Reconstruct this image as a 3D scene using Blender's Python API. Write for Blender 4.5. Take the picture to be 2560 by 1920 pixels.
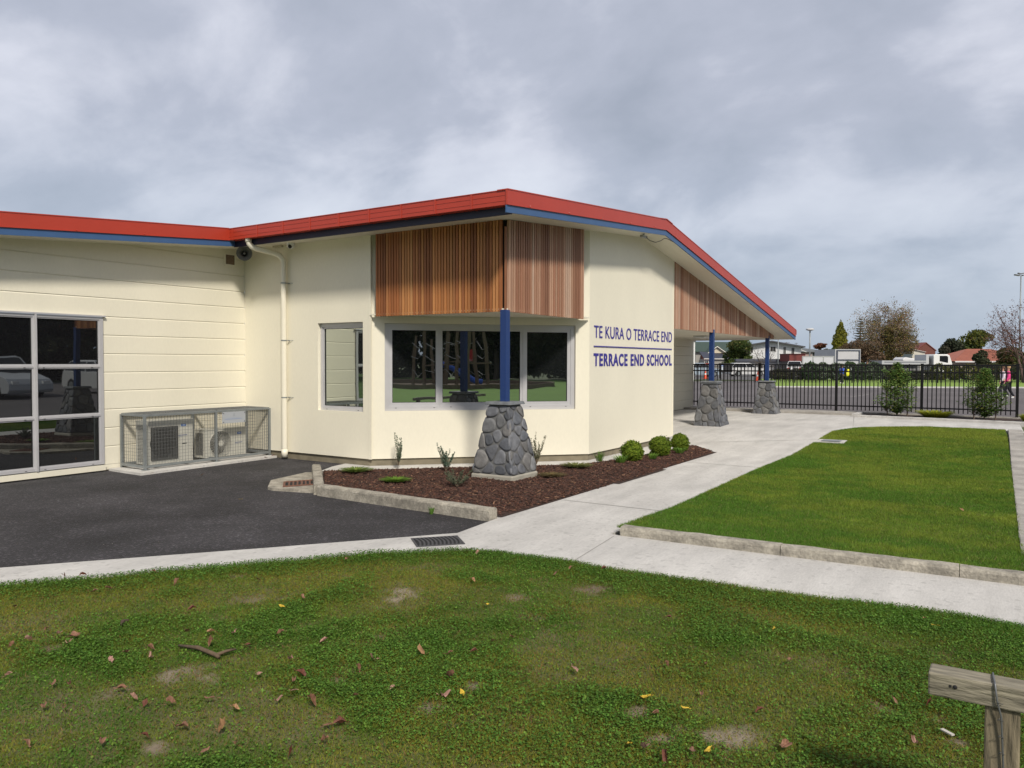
import bpy, bmesh, math, random
import numpy as np
from mathutils import Vector, Matrix, geometry
R = math.radians
S = bpy.context.scene
for o in list(bpy.data.objects): bpy.data.objects.remove(o)
col = S.collection
random.seed(7)
# ------------------------------------------------------------------ camera
F_PX, PITCH, ROLL, TH, EYE = 1945.66, -0.0283, 0.0023, 0.5723, 1.65
CAM = Vector((-9.018, -5.926, EYE))
FW0 = Vector((math.cos(TH), math.sin(TH), 0)); RT0 = Vector((math.sin(TH), -math.cos(TH), 0))
fw = FW0*math.cos(PITCH) + Vector((0, 0, math.sin(PITCH))); up = -FW0*math.sin(PITCH) + Vector((0, 0, math.cos(PITCH)))
rt2 = RT0*math.cos(ROLL) + up*math.sin(ROLL); up2 = -RT0*math.sin(ROLL) + up*math.cos(ROLL)
cd = bpy.data.cameras.new('camera'); cam = bpy.data.objects.new('camera', cd); col.objects.link(cam)
cd.sensor_fit = 'HORIZONTAL'; cd.sensor_width = 36; cd.lens = F_PX/2560*36; cd.clip_end = 3000; cd.clip_start = .05
M = Matrix((( rt2.x, up2.x, -fw.x, CAM.x), (rt2.y, up2.y, -fw.y, CAM.y), (rt2.z, up2.z, -fw.z, CAM.z), (0, 0, 0, 1)))
cam.matrix_world = M
S.camera = cam
# ------------------------------------------------------------------ sky and sun
SUN_TRAVEL = Vector((.70, .83, -1.0)).normalized()
sun_el = math.asin(-SUN_TRAVEL.z); sun_az = math.atan2(-SUN_TRAVEL.x, -SUN_TRAVEL.y)   # clockwise from +Y
w = bpy.data.worlds.new('World'); S.world = w; w.use_nodes = True
nt = w.node_tree; N = nt.nodes; Lk = nt.links; N.clear()
def wn(t, **k):
    n = N.new(t)
    for a, b in k.items(): setattr(n, a, b)
    return n
sky = wn('ShaderNodeTexSky', sky_type='NISHITA', sun_disc=False, sun_elevation=sun_el, sun_rotation=sun_az)
sky.air_density = 1; sky.dust_density = 2
sc = wn('ShaderNodeVectorMath', operation='SCALE'); sc.inputs['Scale'].default_value = .085
Lk.new(sky.outputs[0], sc.inputs[0])
tc = wn('ShaderNodeTexCoord'); sep = wn('ShaderNodeSeparateXYZ'); Lk.new(tc.outputs['Generated'], sep.inputs[0])
def wm(op, a, b=None, c=None, clamp=False):
    n = wn('ShaderNodeMath', operation=op); n.use_clamp = clamp
    for i, v in enumerate((a, b, c)):
        if v is None: continue
        if isinstance(v, (int, float)): n.inputs[i].default_value = v
        else: Lk.new(v, n.inputs[i])
    return n.outputs[0]
zz = wm('MAXIMUM', sep.outputs[2], 0.0); den = wm('ADD', zz, .50)
cx = wm('DIVIDE', sep.outputs[0], den); cy = wm('DIVIDE', sep.outputs[1], den)
cmb = wn('ShaderNodeCombineXYZ'); Lk.new(cx, cmb.inputs[0]); Lk.new(cy, cmb.inputs[1])
def noise(vec, scale, detail, rough, dist=0.0, off=(0, 0, 0), sq=(1, 1, 1), rot=0):
    mp = wn('ShaderNodeMapping'); mp.inputs['Location'].default_value = off; mp.inputs['Scale'].default_value = sq; mp.inputs['Rotation'].default_value = (0, 0, rot)
    Lk.new(vec, mp.inputs[0])
    n = wn('ShaderNodeTexNoise'); n.inputs['Scale'].default_value = scale; n.inputs['Detail'].default_value = detail
    n.inputs['Roughness'].default_value = rough; n.inputs['Distortion'].default_value = dist
    Lk.new(mp.outputs[0], n.inputs['Vector']); return n.outputs['Fac']
n1 = noise(cmb.outputs[0], 1.9, 7, .50, .35, (3.1, 1.7, 0), (1, .62, 1), -.5)
n2 = noise(cmb.outputs[0], 5.0, 8, .55, .25, (8.0, 2.0, 0), (1, .8, 1), -.2)
mixn = wm('ADD', wm('MULTIPLY', n1, .68), wm('MULTIPLY', n2, .32))
cr = wn('ShaderNodeValToRGB'); e = cr.color_ramp.elements
e[0].position = .36; e[0].color = (.37, .405, .485, 1); e[1].position = .69; e[1].color = (.86, .88, .95, 1)
m = cr.color_ramp.elements.new(.465); m.color = (.47, .50, .59, 1)
m = cr.color_ramp.elements.new(.545); m.color = (.67, .69, .775, 1)
Lk.new(mixn, cr.inputs[0])
# bluer, brighter air low over the horizon
hz = wm('SUBTRACT', 1.0, wm('DIVIDE', zz, .30), clamp=True); hz = wm('MULTIPLY', wm('POWER', hz, 1.2), .8)
hm = wn('ShaderNodeMix', data_type='RGBA'); Lk.new(hz, hm.inputs[0]); Lk.new(cr.outputs[0], hm.inputs[6]); hm.inputs[7].default_value = (.33, .42, .53, 1)
fm = wn('ShaderNodeMix', data_type='RGBA'); fm.inputs[0].default_value = .88
Lk.new(sc.outputs[0], fm.inputs[6]); dk = wm('SUBTRACT', 1.0, wm('MULTIPLY', wm('DIVIDE', wm('SUBTRACT', zz, .5), .4, clamp=True), .42)); dv = wn('ShaderNodeVectorMath', operation='SCALE'); Lk.new(hm.outputs[2], dv.inputs[0]); Lk.new(dk, dv.inputs['Scale']); Lk.new(dv.outputs[0], fm.inputs[7])  # sky overhead, out of view, dimmed to deepen the shade under the eaves
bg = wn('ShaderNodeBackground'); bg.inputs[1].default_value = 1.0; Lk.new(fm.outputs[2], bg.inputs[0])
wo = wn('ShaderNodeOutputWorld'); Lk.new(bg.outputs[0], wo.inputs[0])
sd = bpy.data.lights.new('sun', 'SUN'); sun = bpy.data.objects.new('sun', sd); col.objects.link(sun)
sd.energy = 3.5; sd.angle = R(7); sd.color = (1, .93, .82)
sun.rotation_euler = SUN_TRAVEL.to_track_quat('-Z', 'Y').to_euler()
S.view_settings.view_transform = 'Standard'; S.view_settings.look = 'None'; S.view_settings.gamma = 1
S.view_settings.exposure = 0.16
S.cycles.max_bounces = 6
# ------------------------------------------------------------------ survey helpers: photo reading -> place
def ss(a, b, x):
    t = min(1, max(0, (x-a)/(b-a))); return t*t*(3-2*t)
def gh(x, y=0): return .18*ss(4.5, 9.5, x) - .08*ss(15.2, 20, x)
def ray(px, py):
    x, y = px-1280, py-960
    c, s = math.cos(-ROLL), math.sin(-ROLL); x, y = x*c-y*s, x*s+y*c
    return RT0*(x/F_PX) + up*(-y/F_PX) + fw
def at(D, px, py):
    d = ray(px, py); return CAM + d*(D/(d.x*FW0.x+d.y*FW0.y))
def gp(px, py):
    z = 0
    for i in range(25):
        d = ray(px, py); p = CAM + d*((z-EYE)/d.z); z = .5*z+.5*gh(p.x, p.y)
    return p
# ------------------------------------------------------------------ materials
MT = {}
def mat(name, c=(.5, .5, .5), rough=.7, var=.12, scale=4.0, bump=0.0, bscale=60.0, attr=False, metal=0.0, spec=.5, fine=0.0, fscale=200.0, sq=(1, 1, 1), emit=None, trans=0.0):
    if name in MT: return MT[name]
    mt = bpy.data.materials.new(name); mt.use_nodes = True; t = mt.node_tree; n = t.nodes; l = t.links
    b = n['Principled BSDF']; b.inputs['Roughness'].default_value = rough; b.inputs['Metallic'].default_value = metal
    b.inputs['Specular IOR Level'].default_value = spec
    co = n.new('ShaderNodeTexCoord'); mp = n.new('ShaderNodeMapping'); mp.inputs['Scale'].default_value = sq; l.new(co.outputs['Object'], mp.inputs[0])
    def nz(sc_, det=6):
        q = n.new('ShaderNodeTexNoise'); q.inputs['Scale'].default_value = sc_; q.inputs['Detail'].default_value = det; l.new(mp.outputs[0], q.inputs['Vector']); return q.outputs['Fac']
    def mth(op, a, b_):
        q = n.new('ShaderNodeMath'); q.operation = op
        for i, v in enumerate((a, b_)):
            if isinstance(v, (int, float)): q.inputs[i].default_value = v
            else: l.new(v, q.inputs[i])
        return q.outputs[0]
    f = mth('ADD', mth('MULTIPLY', nz(scale), var*4), 1-var*2)
    if fine: f = mth('MULTIPLY', f, mth('ADD', mth('MULTIPLY', nz(fscale, 2), fine*4), 1-fine*2))
    v = n.new('ShaderNodeVectorMath'); v.operation = 'SCALE'; l.new(f, v.inputs['Scale'])
    if attr:
        a = n.new('ShaderNodeAttribute'); a.attribute_name = 'Col'; l.new(a.outputs['Color'], v.inputs[0])
    else: v.inputs[0].default_value = c
    l.new(v.outputs[0], b.inputs['Base Color'])
    if bump:
        bp = n.new('ShaderNodeBump'); bp.inputs['Strength'].default_value = bump; bp.inputs['Distance'].default_value = .01; l.new(nz(bscale, 5), bp.inputs['Height']); l.new(bp.outputs[0], b.inputs['Normal'])
    if trans:
        tr = n.new('ShaderNodeBsdfTranslucent'); l.new(v.outputs[0], tr.inputs[0]); mx = n.new('ShaderNodeMixShader'); mx.inputs[0].default_value = trans
        l.new(b.outputs[0], mx.inputs[1]); l.new(tr.outputs[0], mx.inputs[2]); l.new(mx.outputs[0], n['Material Output'].inputs[0])
    MT[name] = mt; return mt
def glass(name, fac, tint=(.8, .85, .85), base=(.012, .014, .015), wav=.0005):
    mt = bpy.data.materials.new(name); mt.use_nodes = True; t = mt.node_tree; n = t.nodes; l = t.links
    b = n['Principled BSDF']; b.inputs['Base Color'].default_value = (*base, 1); b.inputs['Roughness'].default_value = .3; b.inputs['Specular IOR Level'].default_value = .2
    g = n.new('ShaderNodeBsdfGlossy'); g.inputs['Roughness'].default_value = .012; g.inputs['Color'].default_value = (*tint, 1)
    co = n.new('ShaderNodeTexCoord'); q = n.new('ShaderNodeTexNoise'); q.inputs['Scale'].default_value = 2.2; q.inputs['Detail'].default_value = 1; l.new(co.outputs['Object'], q.inputs['Vector'])
    bp = n.new('ShaderNodeBump'); bp.inputs['Strength'].default_value = 1; bp.inputs['Distance'].default_value = wav; l.new(q.outputs['Fac'], bp.inputs['Height']); l.new(bp.outputs[0], g.inputs['Normal'])
    fr = n.new('ShaderNodeLayerWeight'); fr.inputs['Blend'].default_value = .25
    ma = n.new('ShaderNodeMath'); ma.operation = 'MULTIPLY_ADD'; ma.inputs[1].default_value = .9; ma.inputs[2].default_value = fac; ma.use_clamp = True; l.new(fr.outputs['Fresnel'], ma.inputs[0])
    mx = n.new('ShaderNodeMixShader'); l.new(ma.outputs[0], mx.inputs[0]); l.new(b.outputs[0], mx.inputs[1]); l.new(g.outputs[0], mx.inputs[2]); l.new(mx.outputs[0], n['Material Output'].inputs[0])
    return mt
m_cream = mat('cream_paint', (.74, .70, .575), .6, .045, .9, .05, 14, fine=.02, fscale=30, sq=(1, 1, .45))
m_soffit = mat('soffit_paint', (.70, .66, .54), .6, .03, 2)
m_found = mat('foundation_concrete', (.19, .165, .115), .9, .28, 5, .5, 60, fine=.1)
m_red = mat('red_metal', (.40, .040, .019), .42, .05, 3, spec=.5)
m_blue = mat('blue_paint', (.042, .098, .22), .45, .06, 5); m_post = mat('post_blue_paint', (.011, .036, .14), .4, .06, 5)
m_blue_shade = mat('shaded_blue_paint', (.006, .009, .03), .5, .05, 5)  # blue fascia with the shade beneath the gutter painted into its colour
m_alu = mat('aluminium_frame', (.50, .495, .51), .42, .04, 6, metal=.25)
m_dark = mat('dark_void', (.012, .012, .013), .8, .05)
m_wood = mat('cedar', rough=.62, var=.12, scale=9, attr=True, sq=(6, 6, .5), bump=.25, bscale=30, fine=.07, fscale=40)
m_stone = mat('river_stone', rough=.72, var=.3, scale=14, attr=True, bump=.55, bscale=35, fine=.08, fscale=120)
m_mortar = mat('mortar', (.12, .12, .118), .95, .15, 12, .5, 120)
m_conc = mat('concrete_path', (.515, .50, .475), .85, .14, 1.3, .6, 90, fine=.10, fscale=34, sq=(.6, 3, 1))
m_kerb = mat('kerb_concrete', (.31, .285, .235), .92, .42, 7, 1, 60, fine=.25, fscale=40)
m_edge = mat('edging_concrete', (.33, .31, .28), .92, .35, 3, .8, 70, fine=.2, fscale=55)
m_asph = mat('asphalt', (.031, .029, .032), .88, .45, 1.1, 1, 200, fine=.5, fscale=48)
def speckle(mt, scale, thr, gain, patch, pamp):
    """light stone chips plus broad worn patches on a ground material"""
    t = mt.node_tree; n = t.nodes; l = t.links; b = n['Principled BSDF']; src = b.inputs['Base Color'].links[0].from_socket; co = n.new('ShaderNodeTexCoord')
    v = n.new('ShaderNodeTexVoronoi'); v.inputs['Scale'].default_value = scale; l.new(co.outputs['Object'], v.inputs['Vector']); sp_ = n.new('ShaderNodeSeparateColor'); l.new(v.outputs['Color'], sp_.inputs[0])
    q = n.new('ShaderNodeMapRange'); q.inputs['From Min'].default_value = thr; q.inputs['From Max'].default_value = 1; q.inputs['To Min'].default_value = 1; q.inputs['To Max'].default_value = gain; l.new(sp_.outputs[0], q.inputs['Value'])
    pn = n.new('ShaderNodeTexNoise'); pn.inputs['Scale'].default_value = patch; pn.inputs['Detail'].default_value = 8; pn.inputs['Roughness'].default_value = .65; l.new(co.outputs['Object'], pn.inputs['Vector'])
    r = n.new('ShaderNodeMapRange'); r.inputs['From Min'].default_value = .36; r.inputs['From Max'].default_value = .64; r.inputs['To Min'].default_value = 1-pamp; r.inputs['To Max'].default_value = 1+pamp; l.new(pn.outputs['Fac'], r.inputs['Value'])
    m1 = n.new('ShaderNodeMath'); m1.operation = 'MULTIPLY'; l.new(q.outputs[0], m1.inputs[0]); l.new(r.outputs[0], m1.inputs[1]); w_ = n.new('ShaderNodeVectorMath'); w_.operation = 'SCALE'; l.new(src, w_.inputs[0]); l.new(m1.outputs[0], w_.inputs['Scale']); l.new(w_.outputs[0], b.inputs['Base Color'])
speckle(m_asph, 55, .80, 2.8, .55, .28)
speckle(m_conc, 30, .9, .80, .8, .09)
speckle(m_cream, 3, .99, 1.0, .35, .02)
m_asph2 = mat('old_asphalt', (.115, .102, .104), .9, .2, .28, .7, 200, fine=.1, fscale=120)
m_soil = mat('soil', (.11, .08, .05), .95, .2, 4, .8, 90, fine=.1)
m_blade = mat('grass_blades', rough=.65, var=.12, scale=1.3, attr=True, spec=.12, trans=.3)
m_gnd = mat('grass_soil', rough=.95, var=.2, scale=5, attr=True, bump=.9, bscale=90, fine=.18, fscale=60)
m_chip = mat('bark', rough=.85, var=.2, scale=60, attr=True, bump=.3)
m_leaf = mat('foliage', rough=.75, var=.1, scale=3, attr=True, spec=.15, trans=.3)
m_bark = mat('tree_bark', (.12, .09, .07), .9, .2, 8, .5, 30)
m_black = mat('black_powdercoat', (.005, .005, .006), .5, .05, 4, spec=.3)
m_galv = mat('galvanised_steel', (.25, .27, .275), .5, .14, 9, metal=.5)
m_ac = mat('ivory_casing', (.52, .51, .45), .5, .05, 4)
m_acg = mat('grey_grille', (.13, .13, .125), .55, .05, 8)
m_pvc = mat('cream_pvc', (.74, .70, .58), .38, .02, 3)
m_sign = mat('navy_letters', (.03, .018, .24), .35, .05, 5)
m_white = mat('white_paint', (.72, .72, .71), .55, .05, .7)
m_col = mat('painted', rough=.6, var=.06, scale=2, attr=True)
m_rough = mat('rough_painted', rough=.85, var=.16, scale=2.2, attr=True, bump=.3, bscale=14)
m_wtimber = mat('weathered_timber', (.19, .17, .125), .85, .45, 6, 1, 60, sq=(1, .16, 1), fine=.4, fscale=55)
m_wtimberv = mat('weathered_post', (.175, .145, .095), .85, .45, 6, 1, 60, sq=(1, 1, .16), fine=.4, fscale=55)
m_rust = mat('rusty_iron', (.16, .075, .05), .8, .25, 20, .4, 80)
m_skin = mat('skin', (.52, .30, .21), .55, .04)
g_C = glass('window_glass_corner', .44); g_A = glass('window_glass_dark', .20, base=(.006, .006, .007)); g_B = glass('window_glass_side', .45, tint=(.8, .86, .80))
# ------------------------------------------------------------------ mesh builder
class MB:
    def __init__(s): s.v = []; s.f = []; s.c = []
    def add(s, vs, fs, c=None):
        b = len(s.v); s.v += [tuple(p) for p in vs]; s.f += [tuple(i+b for i in f) for f in fs]; s.c += [c]*len(fs); return s
    def quad(s, a, b, c_, d, c=None): return s.add([a, b, c_, d], [(0, 1, 2, 3)], c)
    def box(s, x0, x1, y0, y1, z0, z1, c=None):
        vs = [(x, y, z) for z in (z0, z1) for y in (y0, y1) for x in (x0, x1)]
        return s.add(vs, [(0, 2, 3, 1), (4, 5, 7, 6), (0, 1, 5, 4), (2, 6, 7, 3), (0, 4, 6, 2), (1, 3, 7, 5)], c)
    def hexa(s, vs, c=None): return s.add(vs, [(0, 3, 2, 1), (4, 5, 6, 7), (0, 1, 5, 4), (1, 2, 6, 5), (2, 3, 7, 6), (3, 0, 4, 7)], c)
    def obox(s, O, A, B, C_, c=None):   # corner + three edge vectors
        O, A, B, C_ = map(Vector, (O, A, B, C_)); return s.hexa([O, O+A, O+A+B, O+B, O+C_, O+A+C_, O+A+B+C_, O+B+C_], c)
    def prism(s, poly, vec, c=None):
        n = len(poly); vec = Vector(vec); P = [Vector(p) for p in poly]
        return s.add(P+[p+vec for p in P], [tuple(range(n))[::-1], tuple(range(n, 2*n))]+[(i, (i+1) % n, n+(i+1) % n, n+i) for i in range(n)], c)
    def tube(s, pts, rs, k=8, c=None, cap=True):
        pts = [Vector(p) for p in pts]; rs = rs if isinstance(rs, (list, tuple)) else [rs]*len(pts)
        prev = None; vs = []
        for i, p in enumerate(pts):
            t = (pts[min(i+1, len(pts)-1)]-pts[max(i-1, 0)]); t = t.normalized() if t.length > 1e-9 else Vector((0, 0, 1))
            if prev is None: a = t.orthogonal().normalized()
            else:
                a = prev-t*prev.dot(t); a = a.normalized() if a.length > 1e-6 else t.orthogonal().normalized()
            prev = a; b = t.cross(a)
            vs += [p+(a*math.cos(2*math.pi*j/k)+b*math.sin(2*math.pi*j/k))*rs[i] for j in range(k)]
        fs = [(i*k+j, i*k+(j+1) % k, (i+1)*k+(j+1) % k, (i+1)*k+j) for i in range(len(pts)-1) for j in range(k)]
        if cap: fs += [tuple(range(k))[::-1], tuple((len(pts)-1)*k+j for j in range(k))]
        return s.add(vs, fs, c)
    def ball(s, cx_, rx, ry, rz, nu=12, nv=8, c=None):
        cx_ = Vector(cx_); vs = [cx_+Vector((0, 0, -rz))]
        for i in range(1, nv):
            a = -math.pi/2+math.pi*i/nv
            vs += [cx_+Vector((rx*math.cos(a)*math.cos(2*math.pi*j/nu), ry*math.cos(a)*math.sin(2*math.pi*j/nu), rz*math.sin(a))) for j in range(nu)]
        vs.append(cx_+Vector((0, 0, rz))); T = len(vs)-1
        fs = [(0, 1+(j+1) % nu, 1+j) for j in range(nu)]+[(1+(nv-2)*nu+j, 1+(nv-2)*nu+(j+1) % nu, T) for j in range(nu)]
        fs += [(1+i*nu+j, 1+i*nu+(j+1) % nu, 1+(i+1)*nu+(j+1) % nu, 1+(i+1)*nu+j) for i in range(nv-2) for j in range(nu)]
        return s.add(vs, fs, c)
    def build(s, name, m, parent=None, smooth=False, bevel=0):
        me = bpy.data.meshes.new(name); me.from_pydata(s.v, [], s.f)
        if any(c is not None for c in s.c):
            at_ = me.color_attributes.new('Col', 'FLOAT_COLOR', 'CORNER'); buf = []
            for f, c in zip(s.f, s.c): buf += list((*(c or (.5, .5, .5)), 1))*len(f)
            at_.data.foreach_set('color', buf)
        me.materials.append(m); me.update()
        o = bpy.data.objects.new(name, me); col.objects.link(o)
        if parent: o.parent = parent
        if smooth:
            me.polygons.foreach_set('use_smooth', [True]*len(me.polygons))
        if bevel:
            b = o.modifiers.new('b', 'BEVEL'); b.width = bevel; b.segments = 2; b.limit_method = 'ANGLE'; b.angle_limit = R(40)
        return o
def npmesh(name, V, Fk, colr, m, parent=None):
    """V (n,3) verts, Fk (m,k) faces, colr (n,3) vertex colours"""
    me = bpy.data.meshes.new(name); k = Fk.shape[1]
    me.vertices.add(len(V)); me.vertices.foreach_set('co', V.astype(np.float32).ravel())
    me.loops.add(Fk.size); me.loops.foreach_set('vertex_index', Fk.astype(np.int32).ravel())
    me.polygons.add(len(Fk)); me.polygons.foreach_set('loop_start', np.arange(0, Fk.size, k, dtype=np.int32)); me.polygons.foreach_set('loop_total', np.full(len(Fk), k, dtype=np.int32))
    me.update(calc_edges=True)
    a = me.color_attributes.new('Col', 'FLOAT_COLOR', 'POINT'); a.data.foreach_set('color', np.hstack([colr, np.ones((len(colr), 1))]).astype(np.float32).ravel())
    me.materials.append(m); o = bpy.data.objects.new(name, me); col.objects.link(o)
    if parent: o.parent = parent
    return o
def empty(name, loc=(0, 0, 0), rz=0):
    o = bpy.data.objects.new(name, None); col.objects.link(o); o.location = loc; o.rotation_euler = (0, 0, rz); o.empty_display_size = .2; return o
def tag(o, label=None, cat=None, group=None, kind=None):
    for k, v in (('label', label), ('category', cat), ('group', group), ('kind', kind)):
        if v: o[k] = v
    return o
def thing(name, label, cat, loc=(0, 0, 0), rz=0, group=None): return tag(empty(name, loc, rz), label, cat, group)
def copy_tree(o, parent=None):
    c = o.copy(); col.objects.link(c)
    if parent: c.parent = parent
    for ch in list(o.children): copy_tree(ch, c)
    return c
# numpy noise
_rs = np.random.RandomState(11); _T = _rs.rand(256, 256)
def vn(x, y, s=1.0, o=0):
    x = x*s+o*17.3; y = y*s+o*9.1; xi = np.floor(x).astype(int); yi = np.floor(y).astype(int); fx = x-xi; fy = y-yi
    fx = fx*fx*(3-2*fx); fy = fy*fy*(3-2*fy); a = _T[xi % 256, yi % 256]; b = _T[(xi+1) % 256, yi % 256]; c = _T[xi % 256, (yi+1) % 256]; d = _T[(xi+1) % 256, (yi+1) % 256]
    return (a*(1-fx)+b*fx)*(1-fy)+(c*(1-fx)+d*fx)*fy
def fbm(x, y, s=1.0, o=0, n=4):
    r = 0; a = .5; t = 0
    for i in range(n): r = r+a*vn(x, y, s*2**i, o+i); t += a; a *= .5
    return r/t
def inpoly(x, y, P):
    r = np.zeros(len(x), bool); n = len(P)
    for i in range(n):
        x1, y1 = P[i]; x2, y2 = P[(i+1) % n]
        if y1 == y2: continue
        c = ((y1 > y) != (y2 > y)) & (x < (x2-x1)*(y-y1)/(y2-y1)+x1); r ^= c
    return r
# ------------------------------------------------------------------ ground sheets
def sheet(name, poly, dz, m, skirt=.08, kind='structure'):
    bm = bmesh.new(); vs = [bm.verts.new((x, y, 0)) for x, y in poly]
    for t in geometry.tessellate_polygon([[Vector((x, y, 0)) for x, y in poly]]): bm.faces.new([vs[i] for i in t])
    for xx in [4.5+.5*i for i in range(11)]+[15.2, 16.4, 17.6, 18.8, 20]:
        bmesh.ops.bisect_plane(bm, geom=bm.verts[:]+bm.edges[:]+bm.faces[:], plane_co=(xx, 0, 0), plane_no=(1, 0, 0))
    bmesh.ops.recalc_face_normals(bm, faces=bm.faces)
    if bm.faces[:][0].normal.z < 0: bmesh.ops.reverse_faces(bm, faces=bm.faces)
    for v in bm.verts: v.co.z = gh(v.co.x)+dz
    if skirt:
        be = [e for e in bm.edges if e.is_boundary]; r = bmesh.ops.extrude_edge_only(bm, edges=be)
        for v in [g for g in r['geom'] if isinstance(g, bmesh.types.BMVert)]: v.co.z -= skirt
    me = bpy.data.meshes.new(name); bm.to_mesh(me); bm.free(); me.materials.append(m)
    o = bpy.data.objects.new(name, me); col.objects.link(o); tag(o, kind=kind); return o
m_far = mat('far_ground', (.075, .10, .035), .95, .2, .05, 0, fine=.1, fscale=3)
# base terrain reaches the horizon
mb = MB(); xs = [-1500, -300, -60, 4.5]+[4.5+.5*i for i in range(1, 11)]+[15.2, 16.4, 17.6, 18.8, 20, 60, 200, 600, 2200]
for i in range(len(xs)-1):
    a, b = xs[i], xs[i+1]; mb.quad((a, -1500, gh(a)-.05), (b, -1500, gh(b)-.05), (b, 1500, gh(b)-.05), (a, 1500, gh(a)-.05))
tag(mb.build('ground', m_far), kind='structure')
ASPH = [(-14, 6.9), (-6.06, .80), (-4.47, -.42), (-3.06, -1.47), (-2.30, -1.40), (-2.10, 1.45), (-1.0, 2.70), (-.35, 3.0), (.05, 3.1), (.05, 5.6), (-8.2, 5.6), (-8.2, 16), (-30, 16), (-30, 19)]
sheet('asphalt_drive', ASPH, 0.0, m_asph)
CONC = [(-14, 6.9), (-6.06, .80), (-4.47, -.42), (-3.06, -1.47), (-2.30, -1.40), (-2.15, 1.40), (-1.05, 2.66), (-.35, 3.0), (.06, 3.1), (6, 3.2), (14.6, 3.2), (14.6, -2.3), (13.55, -2.35), (13.05, -6.08), (10.4, -6.14), (10.98, -5.72), (10.98, -4.3), (10.75, -3.95), (10.3, -3.4), (9.7, -2.98), (8.7, -2.72), (3, -2.68), (-2.3, -2.72), (-2.15, -6.0), (-2.0, -40), (-3.2, -40), (-3.25, -6.01), (-3.27, -5.47), (-3.34, -4.93), (-3.40, -4.23), (-3.43, -3.43), (-3.43, -2.81), (-3.46, -2.24), (-3.59, -1.85), (-4.05, -1.38), (-5.10, -.57), (-6.28, .32), (-14, 6.2)]
sheet('concrete_path', CONC, 0.010, m_conc)
YARD = [(15.06, 60), (15.06, -6.15), (12.9, -6.2), (-1.9, -6.35), (-1.8, -40), (120, -40), (60, -10), (57, 12), (48, 20), (60, 60)]
sheet('playground_asphalt', YARD, 0.004, m_asph2)
LAWN1 = [(-14, 6.2), (-6.28, .32), (-5.10, -.57), (-4.05, -1.38), (-3.59, -1.85), (-3.46, -2.24), (-3.43, -2.81), (-3.43, -3.43), (-3.40, -4.23), (-3.34, -4.93), (-3.27, -5.47), (-3.25, -6.01), (-3.2, -40), (-60, -60), (-60, 30)]
LAWN2 = [(-2.25, -2.80), (3, -2.70), (8.7, -2.74), (9.7, -3.0), (10.3, -3.42), (10.75, -3.97), (10.98, -4.3), (10.98, -5.78), (6.5, -5.86), (1.3, -5.94), (-2.15, -6.02)]
MULCH = [(-2.15, 1.35), (-.82, 2.72), (-.11, 1.99), (.58, 1.28), (1.9, -.13), (2.7, -.30), (4.08, -.50), (5.5, -.66), (5.55, -.80), (4.9, -1.38), (1.5, -1.48), (-2.2, -1.40)]
def scatter(poly, n, rs, dens=None):
    P = np.array(poly); lo = P.min(0); hi = P.max(0); out = []
    x = rs.uniform(lo[0], hi[0], n); y = rs.uniform(lo[1], hi[1], n); k = inpoly(x, y, poly)
    x = x[k]; y = y[k]
    if dens is not None: k = rs.rand(len(x)) < dens(x, y); x = x[k]; y = y[k]
    return x, y
PATCH = [(1010, 1480, .20, .9), (985, 1498, .12, .8), (1290, 1492, .14, .5), (640, 1495, .22, .3), (930, 1600, .16, .35), (470, 1680, .20, .6), (530, 1690, .14, .7), (870, 1688, .20, .5), (1075, 1775, .10, .6), (1780, 1832, .20, .8), (1850, 1846, .16, .8), (1700, 1822, .1, .6), (1590, 1782, .12, .5), (1480, 1470, .22, .15), (2350, 1800, .10, .4), (2400, 1856, .10, .4), (390, 1872, .12, .4), (280, 1735, .13, .3), (830, 1575, .14, .2), (1350, 1545, .18, .2), (720, 1420, .0, 0), (2200, 1770, .12, .3), (1640, 1850, .12, .5), (1180, 1720, .1, .3), (130, 1620, .12, .2), (600, 1440, .12, .2)]
PW = [(gp(a, b).x, gp(a, b).y, r, l) for a, b, r, l in PATCH if r > 0]
def bare(x, y):
    """0..1 bareness of the front lawn and how pale the soil is"""
    s = np.zeros(len(x)); lt = np.full(len(x), .15)
    wob = (fbm(x, y, 11, 3, 5)-.5)*1.2
    for a, b, r, l in PW:
        d = np.hypot((x-a), (y-b))/r; v = np.clip(.98-d*1.2+wob*1.7, 0, 1)
        lt = np.where(v > s, l, lt); s = np.maximum(s, v)
    n = np.clip((fbm(x, y, 1.9, 5)-.56)*5+wob*1.6, 0, 1)*.36
    edge = np.clip(1-(-3.45-x)/.45, 0, 1)
    edge = np.maximum(edge, np.clip(1-((-(y-.32)-.762*(x+6.28))/1.257)/.4, 0, 1))
    return np.maximum(s, n)*(1-np.clip(edge*1.3, 0, 1)), lt
def clover(x, y):
    e_ = np.clip(1-(-3.45-x)/.55, 0, 1); e2_ = np.clip(1-((-(y-.32)-.762*(x+6.28))/1.257)/.5, 0, 1)
    return np.clip(np.maximum(np.maximum(e_, e2_)*1.1, (fbm(x, y, 2.0, 8, 5)-.50)*3.0+.10), 0, 1)
def camd(x, y): return np.hypot(x-CAM.x, y-CAM.y)
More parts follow.
